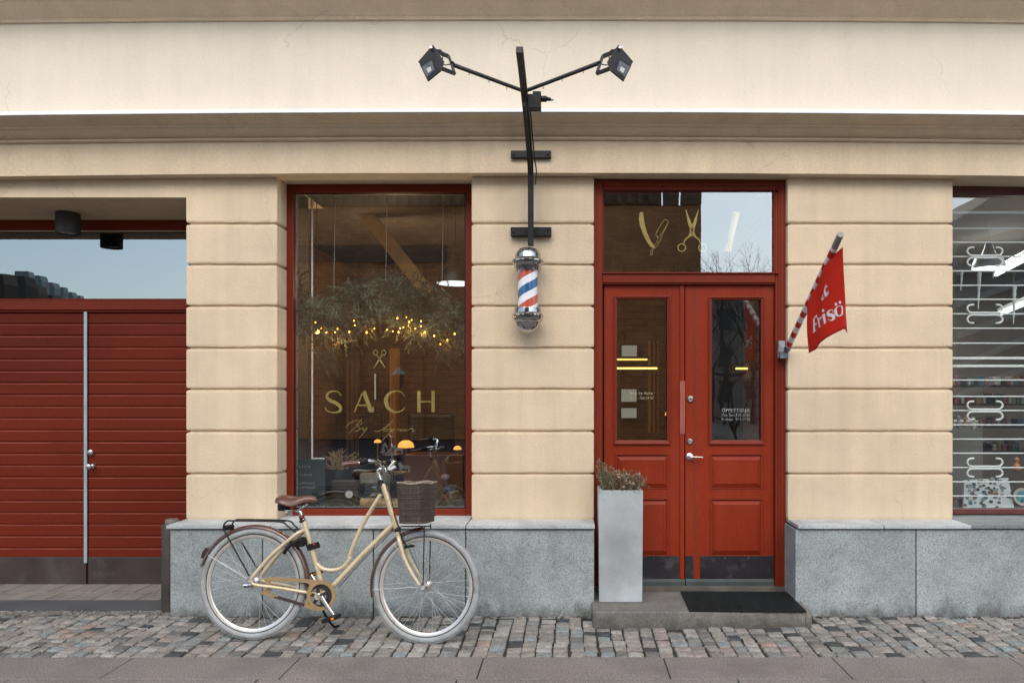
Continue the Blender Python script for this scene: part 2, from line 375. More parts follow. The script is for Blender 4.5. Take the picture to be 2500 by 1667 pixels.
# soil bed between the setts
def gplane(name, x0, x1, y0, y1, z, m, kind='structure', nx=1, amp=0):
    q = MB(); n = nx
    vs = []; fs = []
    for j in range(n+1):
        for i in range(n+1):
            vs.append((x0+(x1-x0)*i/n, y0+(y1-y0)*j/n, z+random.uniform(-amp, amp)))
    for j in range(n):
        for i in range(n): fs.append((j*(n+1)+i, j*(n+1)+i+1, (j+1)*(n+1)+i+1, (j+1)*(n+1)+i))
    q.add(vs, fs); o = q.build(name, m, org=(0, 0, 0)); o['kind'] = kind; return o
gplane('ground', -120, 120, -120, 60, -.03, M['asph'])
gplane('soil_bed', -6, 6, -.99, .2, -.0135, M['soil'])
# moss and grit crumbs in the corner between wall and setts
q = MB()
for i in range(900):
    xx = random.uniform(-4.3, 3.6)
    if .1 < xx < 1.62: continue
    yy = -.215-abs(random.gauss(0, .012)) if xx > -2.8 else -.1+random.gauss(0, .035)
    r_ = random.uniform(.003, .009)
    q.sph((xx, yy, random.uniform(-.008, .006)), r_, 6, (1.4, 1, .7))
for i in range(420):
    r_ = random.uniform(.002, .0055); q.sph((random.uniform(-4, 3.2), random.uniform(-.97, -.25), random.uniform(-.008, .004)), r_, 5, (1.3, 1, .7))
q.build('grit', pm('grit', (.085, .075, .058), .95, var=.6, vs=40), org=(0, 0, 0), kind='stuff')
# large granite slabs of the pavement
mb = MB()
xs = [-5.7, -4.65, -3.62, -2.57, -1.59, -.515, .54, 1.53, 2.57, 3.6, 4.65, 5.7]
for a, b_ in zip(xs, xs[1:]): mb.box(a+.0035, b_-.0035, -1.318, -.99, -.05, .0+random.uniform(-.0015, .0015))
xs2 = [-5.2, -3.9, -3.05, -1.7, -.62, .9, 1.9, 3.1, 4.2, 5.4]
for k, (ya, yb) in enumerate(((-1.9, -1.326), (-2.5, -1.907), (-3.1, -2.507))):
    for a, b_ in zip(xs2, xs2[1:]): mb.box(a+.004+k*.35, b_-.004+k*.35, ya, yb, -.05, random.uniform(-.0015, .0015))
mb.build('pavement', M['slab'], org=(0, 0, 0), bevel=.004, kind='structure')
gplane('slab_bed', -6, 6, -3.12, -.985, -.012, M['soil'])
mb = MB(); mb.box(-30, 30, -3.35, -3.12, -.15, .0); mb.build('kerb', M['granite_cap'], org=(0, 0, 0), bevel=.01, kind='structure')
gplane('road', -100, 100, -15, -3.35, -.02, M['asph'])
# in front of the garage: concrete pavers and an asphalt strip
mb = MB()
for ya, yb, off in ((.215, .44, 0), (.445, .69, .03)):
    x = -6.2+off
    while x < -2.80:
        mb.box(x+.002, min(x+.168, -2.793), ya+.002, yb-.002, -.05, -.004+random.uniform(-.001, .001)); x += .172
mb.build('garage_paving', M['paver'], org=(0, 0, 0), bevel=.003, kind='structure')
mb = MB(); mb.box(-6.2, -2.79, -.09, .21, -.05, -.001); mb.build('asphalt_strip', pm('grey_asphalt', (.075, .080, .082), .8, var=.25, vs=3, bump=.002, sp=.15, stain=((.05, .05, .05), .5, 3)), org=(0, 0, 0), kind='structure')
q = MB()
for i in range(1500):
    xx = random.uniform(-4.9, -2.80); yy = -.135+random.gauss(0, .022); r_ = random.uniform(.003, .010)
    q.sph((xx, yy, random.uniform(-.004, .006)), r_, 6, (1.3, 1, .7))
q.build('gravel', pm('pale_gravel', (.17, .16, .145), .9, var=.5, vs=50), org=(0, 0, 0), kind='stuff')

# ================================================================= BUILDING
B = empty('shop_building', (0, 0, 0), 'beige plastered street front with grey granite base, red shop door and red framed windows', 'building')
def sag(x): return -.021*((x+.3)/3.4)**2 if abs(x) < 4.5 else -.021*((4.5+.3)/3.4)**2
def extr(name, prof, m, x0=-7, x1=7, n=56, smooth=None, **kw):
    mb = MB(); rings = []
    for i in range(n+1):
        X = x0+(x1-x0)*i/n; w1 = random.uniform(-.0008, .0008)
        rings.append([(X, y, z+sag(X)+w1) for y, z in prof])
    mb.loft(rings); return mb.build(name, m, B, smooth=smooth, **kw)
extr('upper_wall', [(-.08, 3.45), (-.08, 4.22), (-.08, 8.5), (.9, 8.5), (.9, 3.45)], M['plaster_pale'])
extr('cornice', [(-.081, 4.205), (-.098, 4.205), (-.100, 4.228), (-.118, 4.236), (-.132, 4.252), (-.165, 4.268), (-.21, 4.288), (-.225, 4.315), (-.30, 4.335), (-.32, 4.36), (-.32, 4.42), (.2, 4.44), (.2, 4.205)], M['plaster'], smooth=30)
extr('cornice', [(-.093, 3.343), (-.104, 3.343), (-.116, 3.350), (-.117, 3.360), (-.110, 3.367), (-.135, 3.374), (-.165, 3.385), (-.186, 3.402), (-.187, 3.407), (-.208, 3.412), (-.211, 3.423), (-.225, 3.427), (-.27, 3.440), (-.298, 3.458), (-.298, 3.464), (.2, 3.464), (.2, 3.343)], M['plaster'], smooth=30)
mb = MB(); rings = []
for i in range(57):
    X = -7+14*i/56; w1 = random.uniform(-.0012, .0012)
    rings.append([(X, -.311+w1, 3.4645+sag(X)), (-0+X, -.313+w1, 3.489+sag(X)+w1), (X, -.09, 3.515+sag(X)), (X, -.09, 3.4645+sag(X))])
mb.loft(rings).build('ledge_flashing', M['flash'], B)
FZ = 3.1156
extr('frieze', [(-.092, FZ), (-.092, 3.343), (.9, 3.343), (.9, FZ)], M['plaster'])
GY = [546, 646, 747, 849.5, 950, 1053, 1156.5]
def pier(x0, x1, depth, ztop=FZ-.003, zbot=.638, gy=GY, y0=0, flush=False):
    mb = MB(); c, ins = .011, .021
    zs = [WZ(g_, 0) for g_ in gy]; rings = []   # worn V joints
    def rg(z, i, cr=.006, wob=0):
        a, b_, e, f_ = x0+i, x1-i, y0+i, depth
        w_ = lambda: random.uniform(-wob, wob)
        cl = .0004 if (flush and z > zs[0]+.03) else cr
        xs_ = [a+cr]+[a+cr+(b_-a-2*cr)*k/8 for k in range(1, 8)]+[b_-cr]
        xs_[0] = a+cl
        return [(a, f_, z), (a, e+cl*2, z+w_()), (a, e+cl, z+w_()), (a+cl*.3, e+cl*.3, z)]+[(xx, e, z+w_()) for xx in xs_]+[(b_-cr*.3, e+cr*.3, z), (b_, e+cr, z+w_()), (b_, e+cr*2, z), (b_, f_, z)]
    rings.append(rg(ztop, 0))
    for z in zs:
        rings += [rg(z+c+.012, 0), rg(z+c, .0025, wob=.0022), rg(z+.003, ins), rg(z-.003, ins), rg(z-c, .0025, wob=.0022), rg(z-c-.012, 0)]
    rings += [rg(zbot+.02, 0), rg(zbot, .004)]
    mb.loft(rings[::-1])
    return mb.build('pier', M['plaster'], B)
pier(-2.786, -2.127, .252, flush=True); pier(-.7215, .163, .252); pier(1.5635, 2.758, .252)
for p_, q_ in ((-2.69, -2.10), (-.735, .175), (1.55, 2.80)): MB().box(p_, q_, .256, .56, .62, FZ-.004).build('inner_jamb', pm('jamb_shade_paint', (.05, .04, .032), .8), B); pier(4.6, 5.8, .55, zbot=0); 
pier(-6.9, -6.0, .69, zbot=0)
mb = MB(); mb.box(-6.0, -2.786, 0, .75, 2.965, FZ-.002); mb.build('garage_lintel', M['plaster'], B)
mb = MB(); mb.box(-2.779, -2.728, .2525, .9, 0, 2.97); mb.build('garage_jamb', M['plaster'], B)
# ---- granite base
def plinth(x0, x1, joints, ret=None):
    xs = [x0]+joints+[x1]; mb = MB()
    for a, b_ in zip(xs, xs[1:]): mb.box(a+(.004 if a != x0 else 0), b_-(.004 if b_ != x1 else 0), -.21, .45, -.05, .604)
    mb.build('plinth', M['granite'], B, bevel=.003)
    mb = MB(); mb.box(x0+.01, x1-.01, -.195, .5, -.05, .612); mb.build('plinth_backing', M['granite_joint'], B)
plinth(-2.785, .158, [-2.146, -1.375, -.735]); plinth(1.556, 5.8, [2.394, 3.3, 4.4])
def cap(x0, x1, y1=.17, z=.638): MB().box(x0, x1, -.232, y1, .6135, z).build('plinth_cap', M['granite_cap'], B, bevel=.003)
cap(-2.802, -2.083, .3); cap(-2.077, -.735, .3); cap(-.727, .162, .3); cap(1.57, 2.160, .3); cap(2.167, 2.768, .3)
MB().box(2.772, 4.3, -.228, .3, .6135, .6395).build('plinth_cap', granite('dark_coping', (.24, .26, .265), dirt=False, amt=.2), B, bevel=.003, label='darker grey coping slab under the shop window with white grille')
# ---- shop window
def frame(name, m, x0, y0, x1, y1, gx0, gy0, gx1, gy1, Y, th, parent=B, **kw):
    mb = MB(); a = W(x0, y0, Y); d = W(x1, y1, Y); e = W(gx0, gy0, Y); f_ = W(gx1, gy1, Y)
    mb.box(a.x, e.x, Y, Y+th, d.z, a.z); mb.box(f_.x, d.x, Y, Y+th, d.z, a.z)
    mb.box(e.x+.0005, f_.x-.0005, Y, Y+th, e.z, a.z); mb.box(e.x+.0005, f_.x-.0005, Y, Y+th, d.z, f_.z)
    return mb.build(name, m, parent, bevel=.003, **kw)
def pane(m, x0, y0, x1, y1, Y, parent, name='pane'):
    mb = MB(); mb.add([W(x0, y0, Y), W(x1, y0, Y), W(x1, y1, Y), W(x0, y1, Y)], [(0, 1, 2, 3)]); return mb.build(name, m, parent)
SY = .176
win = frame('window', M['red'], 698, 449.5, 1160, 1259, 716, 470, 1137, 1242, SY, .07, label='large red framed shop window with gold lettering')
mb = MB()
for X0, Y0, X1, Y1 in ((716, 470, 719, 1242), (1134, 470, 1137, 1242), (719, 470, 1134, 473.5), (719, 1239, 1134, 1242)): mb.pbox(X0, Y0, X1, Y1, SY+.018, .02)
mb.build('glazing_bead', M['blackp'], win)
pane(M['glass'], 712, 465, 1142, 1247, SY+.03, win)
mg = lambda x, y: W(x, y, SY+.0312)
mb = MB()
# S A C H, high contrast capitals
ribbon(mb, [(833, 966), (827, 957.5), (816, 954.5), (803, 958), (798, 968), (805, 977), (819, 983), (830, 992), (831, 1001), (822, 1006), (808, 1006), (797, 1001), (793, 993)], [1.5, 2, 3, 5, 6.5, 8, 8.5, 8, 6.5, 4, 2.5, 2, 1.2], mg)
poly2(mb, [(863.5, 1006), (885, 954), (888.5, 954), (866.8, 1006)], mg); poly2(mb, [(883.5, 956.5), (885, 954), (893, 954), (912, 1006), (901, 1006)], mg)
poly2(mb, [(873, 987.5), (896, 987.5), (896, 990.5), (873, 990.5)], mg)
ribbon(mb, [(988.5, 968), (981, 958), (968, 954.5), (953, 958.5), (943.5, 970), (943, 984), (949, 997), (962, 1005), (976, 1004.5), (985, 999), (989.5, 991)], [1, 2, 3, 6, 9, 10, 8.5, 5, 3, 2, 1], mg)
poly2(mb, [(1018.7, 954), (1026.8, 954), (1026.8, 1006), (1018.7, 1006)], mg); poly2(mb, [(1053.3, 954), (1061.4, 954), (1061.4, 1006), (1053.3, 1006)], mg)
poly2(mb, [(1026.8, 978.5), (1053.3, 978.5), (1053.3, 981.5), (1026.8, 981.5)], mg)
mb.build('lettering', M['gold'], win, label='gold capitals SACH on the shop window')
mb = MB()
for s_ in (-1, 1):
    cx = 926.5
    poly2(mb, [(cx+s_*-14.5, 897.5), (cx+s_*-1.5, 874), (cx+s_*2.5, 877), (cx+s_*-13.5, 898.5)], mg)
    ribbon(mb, [(cx+s_*0, 876), (cx+s_*5, 869), (cx+s_*8, 864)], 2.0, mg)
    ribbon(mb, [(cx+s_*10+5*math.cos(a), 860.5+6*math.sin(a)) for a in [k*math.pi/5 for k in range(10)]], 1.8, mg, closed=True, n=3)
mb.build('scissors_emblem', M['gold'], win)
mb = MB()
# By Ajnur, thin script (coordinates from the 7.84x crop)
zz = lambda L_: [(840+a/7.84, 1010+b_/7.84) for a, b_ in L_]
for L_, w_ in (
    ([(340, 95), (230, 230), (100, 365)], 1.3), ([(55, 280), (60, 220), (150, 150), (240, 125), (320, 140), (330, 190), (250, 240), (215, 245), (280, 245), (290, 290), (250, 330), (195, 335)], 1.3),
    ([(290, 310), (340, 270), (375, 275), (355, 320), (400, 300), (450, 260)], 1.2), ([(450, 262), (390, 340), (285, 470)], 1.3),
    ([(940, 115), (860, 210), (780, 290), (740, 325)], 1.3), ([(575, 320), (640, 335), (720, 300), (800, 240), (850, 190)], 1.2), ([(790, 290), (850, 300), (830, 330), (760, 325)], 1.1),
    ([(850, 300), (915, 285), (860, 370), (780, 460), (700, 540)], 1.3), ([(915, 300), (960, 285), (950, 320), (1010, 285), (1040, 285), (1030, 325), (1070, 315), (1100, 285), (1090, 325), (1140, 315), (1170, 285), (1165, 325), (1210, 310), (1260, 290), (1310, 260)], 1.2),
    ([(1310, 260), (1300, 290), (1330, 300), (1305, 345), (1350, 320), (1375, 300)], 1.2)):
    ribbon(mb, zz(L_), w_, mg)
mb.build('script_lettering', M['gold'], win, label='thin gold script By Ajnur on the shop window')
# ---- right window with grille
win2 = frame('window', pm('dark_red_frame', (.10, .03, .025), .4, var=.2, vs=6), 2290, 452, 2790, 1255, 2320, 477, 2772, 1242, SY, .07, label='shop window behind white security bars')
pane(glass('clear_shop_glass', 2.6, wav=.0006), 2318, 475, 2774, 1244, SY+.03, win2)
# ---- garage
M['litred'] = pm('lit_edge_red', (.30, .085, .06), .6, var=.45, vs=2.5, spec=.2)
GD = .69
mb = MB(); xa, xb = WX(-280, GD), WX(462, GD)
def gbox(y0, y1, Y, th, x0=None, x1=None):
    mb.box(x0 if x0 is not None else xa, x1 if x1 is not None else xb, Y, Y+th, WZ(y1, Y), WZ(y0, Y))
gbox(520, 563, GD, .08); gbox(729, 733, GD-.004, .08); gbox(733.2, 756, GD-.03, .1); gbox(756.2, 762, GD-.012, .08)
gtr = mb.build('garage_transom', M['red'], B, bevel=.002)
mb = MB(); gbox(563.2, 565, GD+.0, .02); mb.build('glazing_bead', pm('pale_bead', (.55, .48, .36), .5), gtr)
pane(M['glassg'], -280, 560, 462, 731, GD+.04, gtr)
def leaf(px0, px1, label, knobs):
    mb = MB(); x0, x1 = WX(px0, GD), WX(px1, GD); top, bot = 762.5, 1358.6
    y = 788.4-28.7; rows = []
    while y < bot: rows.append((max(y, top), min(y+28.75, bot))); y += 28.75
    for a, b_ in rows:      # shallow boards with a grooved joint; slight batter of each board
        z1, z0 = WZ(a, GD), WZ(b_, GD)
        mb.add([(x0, GD, z0+.001), (x1, GD, z0+.001), (x1, GD, z1-.014), (x0, GD, z1-.014),
                (x0, GD+.011, z0), (x1, GD+.011, z0), (x1, GD+.011, z1), (x0, GD+.011, z1),
                (x0, GD+.009, z1-.005), (x1, GD+.009, z1-.005)], [(0, 1, 2, 3), (3, 2, 9, 8), (8, 9, 6, 7), (4, 5, 1, 0)])
    mb.box(x0, x1, GD+.0115, GD+.05, WZ(1428, GD), WZ(762.5, GD))
    lf = mb.build('garage_door', M['redg'], B, label=label)
    mb = MB()      # lighter strips paint light catching the upper edge of every board
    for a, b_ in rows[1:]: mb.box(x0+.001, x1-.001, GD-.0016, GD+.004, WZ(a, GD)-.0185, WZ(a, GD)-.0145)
    mb.build('lit_edges', M['litred'], lf)
    mb = MB(); mb.box(x0+.002, x1-.002, GD-.008, GD+.008, WZ(1426.5, GD), WZ(1359, GD)); mb.build('kick_plate', M['kickg'], lf, bevel=.003)
    for kx, ky, pr, r_ in knobs:
        c = W(kx, ky, GD); mb = MB(); mb.lathe([(0, .0), (r_, .0), (r_, .010), (r_*.8, .016), (r_*.4, .018), (r_*.4, pr-.02), (r_*.9, pr-.015), (r_*.95, pr-.004), (r_*.6, pr), (0, pr)], c, (0, -1, 0), 20)
        mb.build('door_knob' if pr > .03 else 'lock_cylinder', M['steel'], lf, smooth=40)
    return lf
gl = leaf(-280, 212, 'left garage leaf of dark red boards', [])
MB().pbox(204.3, 761, 211.8, 1374, GD-.016, .012).build('cover_strip', M['zinc'], gl, bevel=.002, label='pale zinc strip down the edge of the garage door')
leaf(216, 462, 'right garage leaf of dark red boards with steel knobs', [(224.5, 1104, .028, .023), (228, 1137.5, .07, .022)])
MB().box(WX(205, GD), WX(220, GD), GD+.02, GD+.06, 0, WZ(762, GD)).build('door_gap', M['granite_joint'], B)
# ---- entrance: frame, transom, two leaves
DY = .05
mb = MB()
mb.pbox(1448, 439, 1471, 1446, DY, .14); mb.pbox(1893, 470, 1899.5, 1446, DY+.012, .13); mb.pbox(1899.8, 455, 1905, 1446, DY+.004, .13); mb.pbox(1905.3, 439, 1919, 1446, DY, .14)
mb.pbox(1471.3, 439, 1905, 454.6, DY+.003, .13); mb.pbox(1471.3, 455, 1899.5, 464, DY+.01, .12)
mb.pbox(1471.3, 668.2, 1892.6, 690, DY+.006, .12); mb.pbox(1471.3, 664.5, 1902, 668, DY-.008, .12); mb.pbox(1471.3, 690.2, 1892.6, 694, DY+.014, .12)
dfr = mb.build('door_frame', M['red'], B, bevel=.004, bseg=3)
mb = MB(); mb.pbox(1443, 1431.8, 1925, 1446, .045, .3); mb.build('threshold', pm('worn_threshold', (.10, .085, .07), .7, var=.3, vs=8, bump=.002), B, bevel=.004)
mb = MB(); mb.pbox(1471.3, 464.2, 1474, 664.3, DY+.02, .05); mb.pbox(1889, 464.2, 1892.6, 664.3, DY+.02, .05); mb.pbox(1474, 464.2, 1889, 465.6, DY+.02, .03)
trn = mb.build('transom', M['red'], B)
pane(M['glasst'], 1472, 463, 1891, 666, DY+.045, trn)
mt = lambda x, y: W(x, y, DY+.0462)
zt = lambda L_: [(1440+a/4.704, 420+b_/4.704) for a, b_ in L_]
mb = MB()
ribbon(mb, zt([(593, 462), (592, 540), (612, 640), (655, 750), (705, 835), (748, 872)]), [8, 12.5, 11.5, 10, 8.5, 5], mt)
for L_ in ([(765, 725), (800, 742), (895, 590), (905, 572), (870, 548), (855, 552), (800, 630), (758, 720), (780, 755), (770, 810), (742, 845), (752, 872), (790, 820), (812, 770), (830, 725), (900, 585)], [(725, 865), (700, 910), (695, 945), (712, 952), (722, 900), (745, 865)]):
    ribbon(mb, zt(L_), 1.0, mt, n=3)
mb.build('razor_emblem', M['gold'], trn)
mb = MB()
for s_ in (-1, 1):
    cx = 1440+1175/4.704; q_ = lambda L_: [(cx+s_*a, 420+b_/4.704) for a, b_ in L_]
    poly2(mb, q_([(-16.5, 430), (-14.5, 435), (.0, 610), (2.5, 655), (-5.5, 655), (-11, 570)]), mt)
    poly2(mb, q_([(-5.5, 690), (-1.8, 688), (0, 736), (-3, 736), (-17, 785), (-18, 815), (-21, 818), (-19, 775), (-9, 735)]), mt)
    ribbon(mb, [(cx+s_*-25.3+9.3*math.cos(a), 420+868/4.704+9.3*math.sin(a)) for a in [k*math.pi/6 for k in range(12)]], 2.4, mt, closed=True, n=3)
cx = 1440+1175/4.704; cy = 420+672/4.704
ribbon(mb, [(cx+4.6*math.cos(a), cy+4.6*math.sin(a)) for a in [k*math.pi/4 for k in range(8)]], 3.2, mt, closed=True, n=3)
ribbon(mb, zt([(1322, 912), (1334, 935), (1338, 965)]), 1.2, mt)
mb.build('scissors_emblem', M['gold'], trn)
mb = MB()
p0 = Vector((1440+1650/4.704, 420+452/4.704)); p1 = Vector((1440+1545/4.704, 420+905/4.704)); u = p1-p0
e = Vector((15.5, 3.2))
poly2(mb, [tuple(p0+e*.45), tuple(p0+e), tuple(p1+e), tuple(p1+e*.45)], mt)
for k in range(34):
    a = p0+u*(k+.15)/34; b_ = p0+u*(k+.7)/34
    if k in (0, 33): a = p0+u*k/34; b_ = p0+u*(k+1)/34
    poly2(mb, [tuple(a), tuple(a+e*.46), tuple(b_+e*.46), tuple(b_)], mt)
mb.build('comb_emblem', M['gold'], trn)
LY = .095
def pbox(mb, *a): mb.pbox(*a)
def dleaf(x0, x1, g0, g1, ga, gb_, p0, p1, label):
    mb = MB(); T = 695; Bt = 1413
    e_ = .6
    mb.pbox(x0, T, g0, Bt, LY, .045); mb.pbox(g1, T, x1, Bt, LY, .045)
    for a, b_ in ((T, ga), (gb_, 1110.4), (1191.3, 1219.4), (1354.9, Bt)): mb.pbox(g0+.05, a, g1-.05, b_, LY+.0006, .044)
    lf = mb.build('door_leaf', M['red2'], B, bevel=.0015, label=label)
    mb = MB()   # mitred glazing moulding
    xa_, xb_ = g0-9, g1+9; ya_, yb_ = ga-7.5, gb_+10.5
    for q0, q1 in (((xa_, ya_), (xb_, ya_)), ((xb_, ya_), (xb_, yb_)), ((xb_, yb_), (xa_, yb_)), ((xa_, yb_), (xa_, ya_))):
        pass
    o_ = [W(a, b_, LY) for a, b_ in ((xa_, ya_), (xb_, ya_), (xb_, yb_), (xa_, yb_))]
    i_ = [W(a, b_, LY) for a, b_ in ((g0, ga), (g1, ga), (g1, gb_), (g0, gb_))]
    def off(r, d, k=0): 
        c_ = sum(r, Vector())/4; return [p+Vector((0, d, 0)) for p in r]
    mid = [a*.72+b_*.28 for a, b_ in zip(o_, i_)]; mid2 = [a*.35+b_*.65 for a, b_ in zip(o_, i_)]
    rings = [off(o_, .0), off(o_, -.012), off(mid, -.015), off(mid2, -.009), off(i_, -.004), off(i_, .03)]
    mb.loft(rings, caps=False); mb.build('glazing_moulding', M['red'], lf)
    for pa, pb in ((1110.4, 1191.3), (1219.4, 1354.9)):
        c4 = [(p0, pa), (p1, pa), (p1, pb), (p0, pb)]; k = 8
        r0 = [W(a, b_, LY+.012) for a, b_ in c4]
        r1 = [W(a, b_, LY+.012) for a, b_ in ((p0+1.5, pa+1.5), (p1-1.5, pa+1.5), (p1-1.5, pb-1.5), (p0+1.5, pb-1.5))]
        r2 = [W(a, b_, LY-.004) for a, b_ in ((p0+12, pa+13), (p1-12, pa+13), (p1-12, pb-12), (p0+12, pb-12))]
        r3 = [W(a, b_, LY-.001) for a, b_ in ((p0+12.8, pa+13.8), (p1-12.8, pa+13.8), (p1-12.8, pb-12.8), (p0+12.8, pb-12.8))]
        mb = MB(); mb.loft([[p+Vector((0, .02, 0)) for p in r0], r0, r1, r2, r3]); mb.build('door_panel', M['red2'], lf)
        mb = MB()   # worn thin moulding lines round each panel
        for a, b_, c_, d_ in ((p0-2, pa-2.2, p1+2, pa+.2), (p0-2, pb-.2, p1+2, pb+2), (p0-2, pa+.3, p0+.3, pb-.3), (p1-.3, pa+.3, p1+2, pb-.3)): mb.pbox(a, b_, c_, d_, LY-.003, .012)
        mb.build('panel_moulding', M['red'], lf, bevel=.0012)
    pane(M['glassd'], g0-2, ga-2, g1+2, gb_+2, LY+.02, lf)
    return lf
mb = MB()
for p_, q_ in ((1466, 1476.5), (1667, 1677), (1886, 1896)): mb.pbox(p_, 690, q_, 1430, LY+.046, .03)
mb.box(WX(1466, LY), WX(1896, LY), LY+.046, LY+.08, WZ(697, LY), WZ(688, LY)); mb.build('door_rebate', M['granite_joint'], B)
lfL = dleaf(1474.5, 1671, 1506.4, 1628, 730.4, 1074.6, 1503, 1633, 'left door leaf with slim glass pane')
lfR = dleaf(1673, 1889, 1738, 1857, 731.7, 1074.6, 1734, 1863, 'right door leaf with opening hours on the glass')
MB().pbox(1660.5, 696, 1670.4, 1412, LY-.012, .011).build('astragal', M['red2'], lfL, bevel=.002)
MB().pbox(1660, 930, 1672.5, 1059.6, LY-.017, .004).build('lock_cover', pm('faded_red', (.30, .075, .055), .45, var=.15, vs=9), lfL, bevel=.001)
MB().pbox(1694.2, 696, 1695.4, 1412, LY-.0012, .002).build('stile_joint', M['granite_joint'], lfR)
MB().box(WX(1470, .14), WX(1892, .14), .145, .16, .11, .62).build('door_backing', M['blackp'], B)
for lf, (a, b_) in ((lfL, (1476, 1658)), (lfR, (1673.5, 1692.5)), (lfR, (1709.5, 1888))):
    MB().pbox(a, 1356.5, b_, 1412, LY-.003, .0035).build('kick_plate', M['kick'], lf, bevel=.001)
    if b_-a > 50:
        for sx in [a+4+(b_-a-8)*k/3 for k in range(4)]: MB().lathe([(0, 0), (.004, 0), (.003, .002), (0, .0025)], W(sx, 1361, LY-.003), (0, -1, 0), 8).build('screw', M['steel'], lf)
for lf, (a, b_) in ((lfL, (1476, 1672)), (lfR, (1674, 1888.5))):
    mb = MB(); p = [W(a, 1412.2, LY-.004), W(b_, 1412.2, LY-.004), W(b_, 1431, LY-.004), W(a, 1431, LY-.004)]
    x0, x1 = p[0].x, p[1].x; z1, z0 = p[0].z, p[2].z
    mb.prism([(x0, LY+.03, z1), (x0, LY-.004, z1), (x0, LY-.022, z1-.017), (x0, LY-.022, z0), (x0, LY+.03, z0)], (x1-x0, 0, 0)); mb.build('weather_bar', M['verdi'], lf, bevel=.001)
for (cx_, cy_, r_) in ((1684.8, 973.9, 8.4), (1683.7, 1077, 7.5)):
    c = W(cx_, cy_, LY); rr = r_*(CD+LY)/F
    MB().lathe([(0, 0), (rr, 0), (rr, .008), (rr*.85, .013), (rr*.55, .014), (rr*.5, .011), (rr*.3, .011), (rr*.28, .014), (0, .014)], c, (0, -1, 0), 24).build('lock_cylinder', M['steel'], lfR, smooth=40)
mb = MB(); c = W(1683.6, 1114, LY); rr = 8.6*(CD+LY)/F
mb.lathe([(0, 0), (rr, 0), (rr, .006), (rr*.8, .010), (rr*.45, .012), (rr*.42, .05), (0, .052)], c, (0, -1, 0), 24)
e = W(1716, 1116, LY-.05); mb.tube(catmull([c+Vector((0, -.045, 0)), c+Vector((.02, -.048, .0005)), e], 5), [.0085, .0085, .008, .0075, .007, .0068, .0065, .006, .006, .0055, .005], 10)
mb.build('door_handle', M['steel'], lfR, smooth=40)
mb = MB(); mp_ = lambda x, y: W(x, y, LY+.0212)
text(mb, 'ÖPPETTIDER', 1762.5, 995.5, 1830.5, 1005.5, mp_, 1.25, .012); text(mb, 'Mån-Tors 9.15-17.45', 1762.5, 1009, 1830.5, 1016.5, mp_, 1.05, .018); text(mb, 'Fredagar  9.15-17.00', 1762.5, 1020, 1830.5, 1027.5, mp_, 1.05, .018)
mb.build('lettering', pm('white_vinyl', (.85, .85, .82), .6, var=.03), lfR)
mb = MB(); text(mb, 'Sach by Ajnur', 1537.5, 955.5, 1595.5, 965, mp_, 1.05, .014); text(mb, '0     - 724 04 97', 1539, 968, 1595.5, 974.5, mp_, 1.05, .014)
mb.build('lettering', pm('cream_vinyl', (.85, .76, .48), .6, var=.03), lfL)
# ---- rooms behind the glass
M['dark'] = pm('dark_room_paint', (.035, .028, .022), .8, var=.2, vs=2)
M['rbrick'] = brick('interior_brick', (.26, .115, .05), (.18, .075, .034), (.12, .085, .055))
M['rceil'] = pm('ceiling_paint', (.05, .04, .032), .9)
M['floorw'] = pm('dark_floor', (.06, .045, .035), .5)
def room(x0, x1, y0, y1, z0, z1, mw, mc, mf):
    MB().add([(x0, y0, z0), (x0, y1, z0), (x1, y1, z0), (x1, y0, z0), (x0, y0, z1), (x0, y1, z1), (x1, y1, z1), (x1, y0, z1)], [(0, 1, 5, 4), (1, 2, 6, 5), (2, 3, 7, 6)]).build('interior_wall', mw, B)
    MB().box(x0-.1, x1+.1, y0, y1+.1, z1, z1+.1).build('interior_ceiling', mc, B)
    MB().box(x0-.1, x1+.1, y0, y1+.1, z0-.08, z0).build('interior_floor', mf, B)
room(-2.72, 1.62, .3, 3.9, .12, FZ-.006, M['rbrick'], M['rceil'], M['floorw'])
room(-6.0, -2.80, .76, 4, .0, 3.1, M['dark'], M['rceil'], M['floorw'])
room(2.72, 6.2, .3, 4.3, .12, FZ-.006, pm('shop_wall', (.24, .21, .18), .8), pm('shop_ceiling', (.38, .34, .30), .9), M['floorw'])
MB().box(-7, 7, 4.6, 5, 0, 8.5).build('rear_wall', M['dark'], B)
MB().box(-7.2, -7, -.05, 5, 0, 8.5).build('side_wall', M['plaster'], B); MB().box(7, 7.2, -.05, 5, 0, 8.5).build('side_wall', M['plaster'], B)
MB().box(-7.1, 7.1, .0, 5, 8.5, 8.6).build('roof', M['asph'], B)
# ================================================================= STREET OBJECTS
# ---- door step
mb = MB(); mb.box(.141, 1.552, -.45, .046, -.04, .105)
st = mb.build('doorstep', M['step'], bevel=.008, bseg=3, label='worn granite doorstep below the red double door', cat='step')
mb = MB(); mb.box(1.5525, 1.593, -.45, -.214, -.04, .105); mb.build('step_end', M['step'], st, bevel=.008)
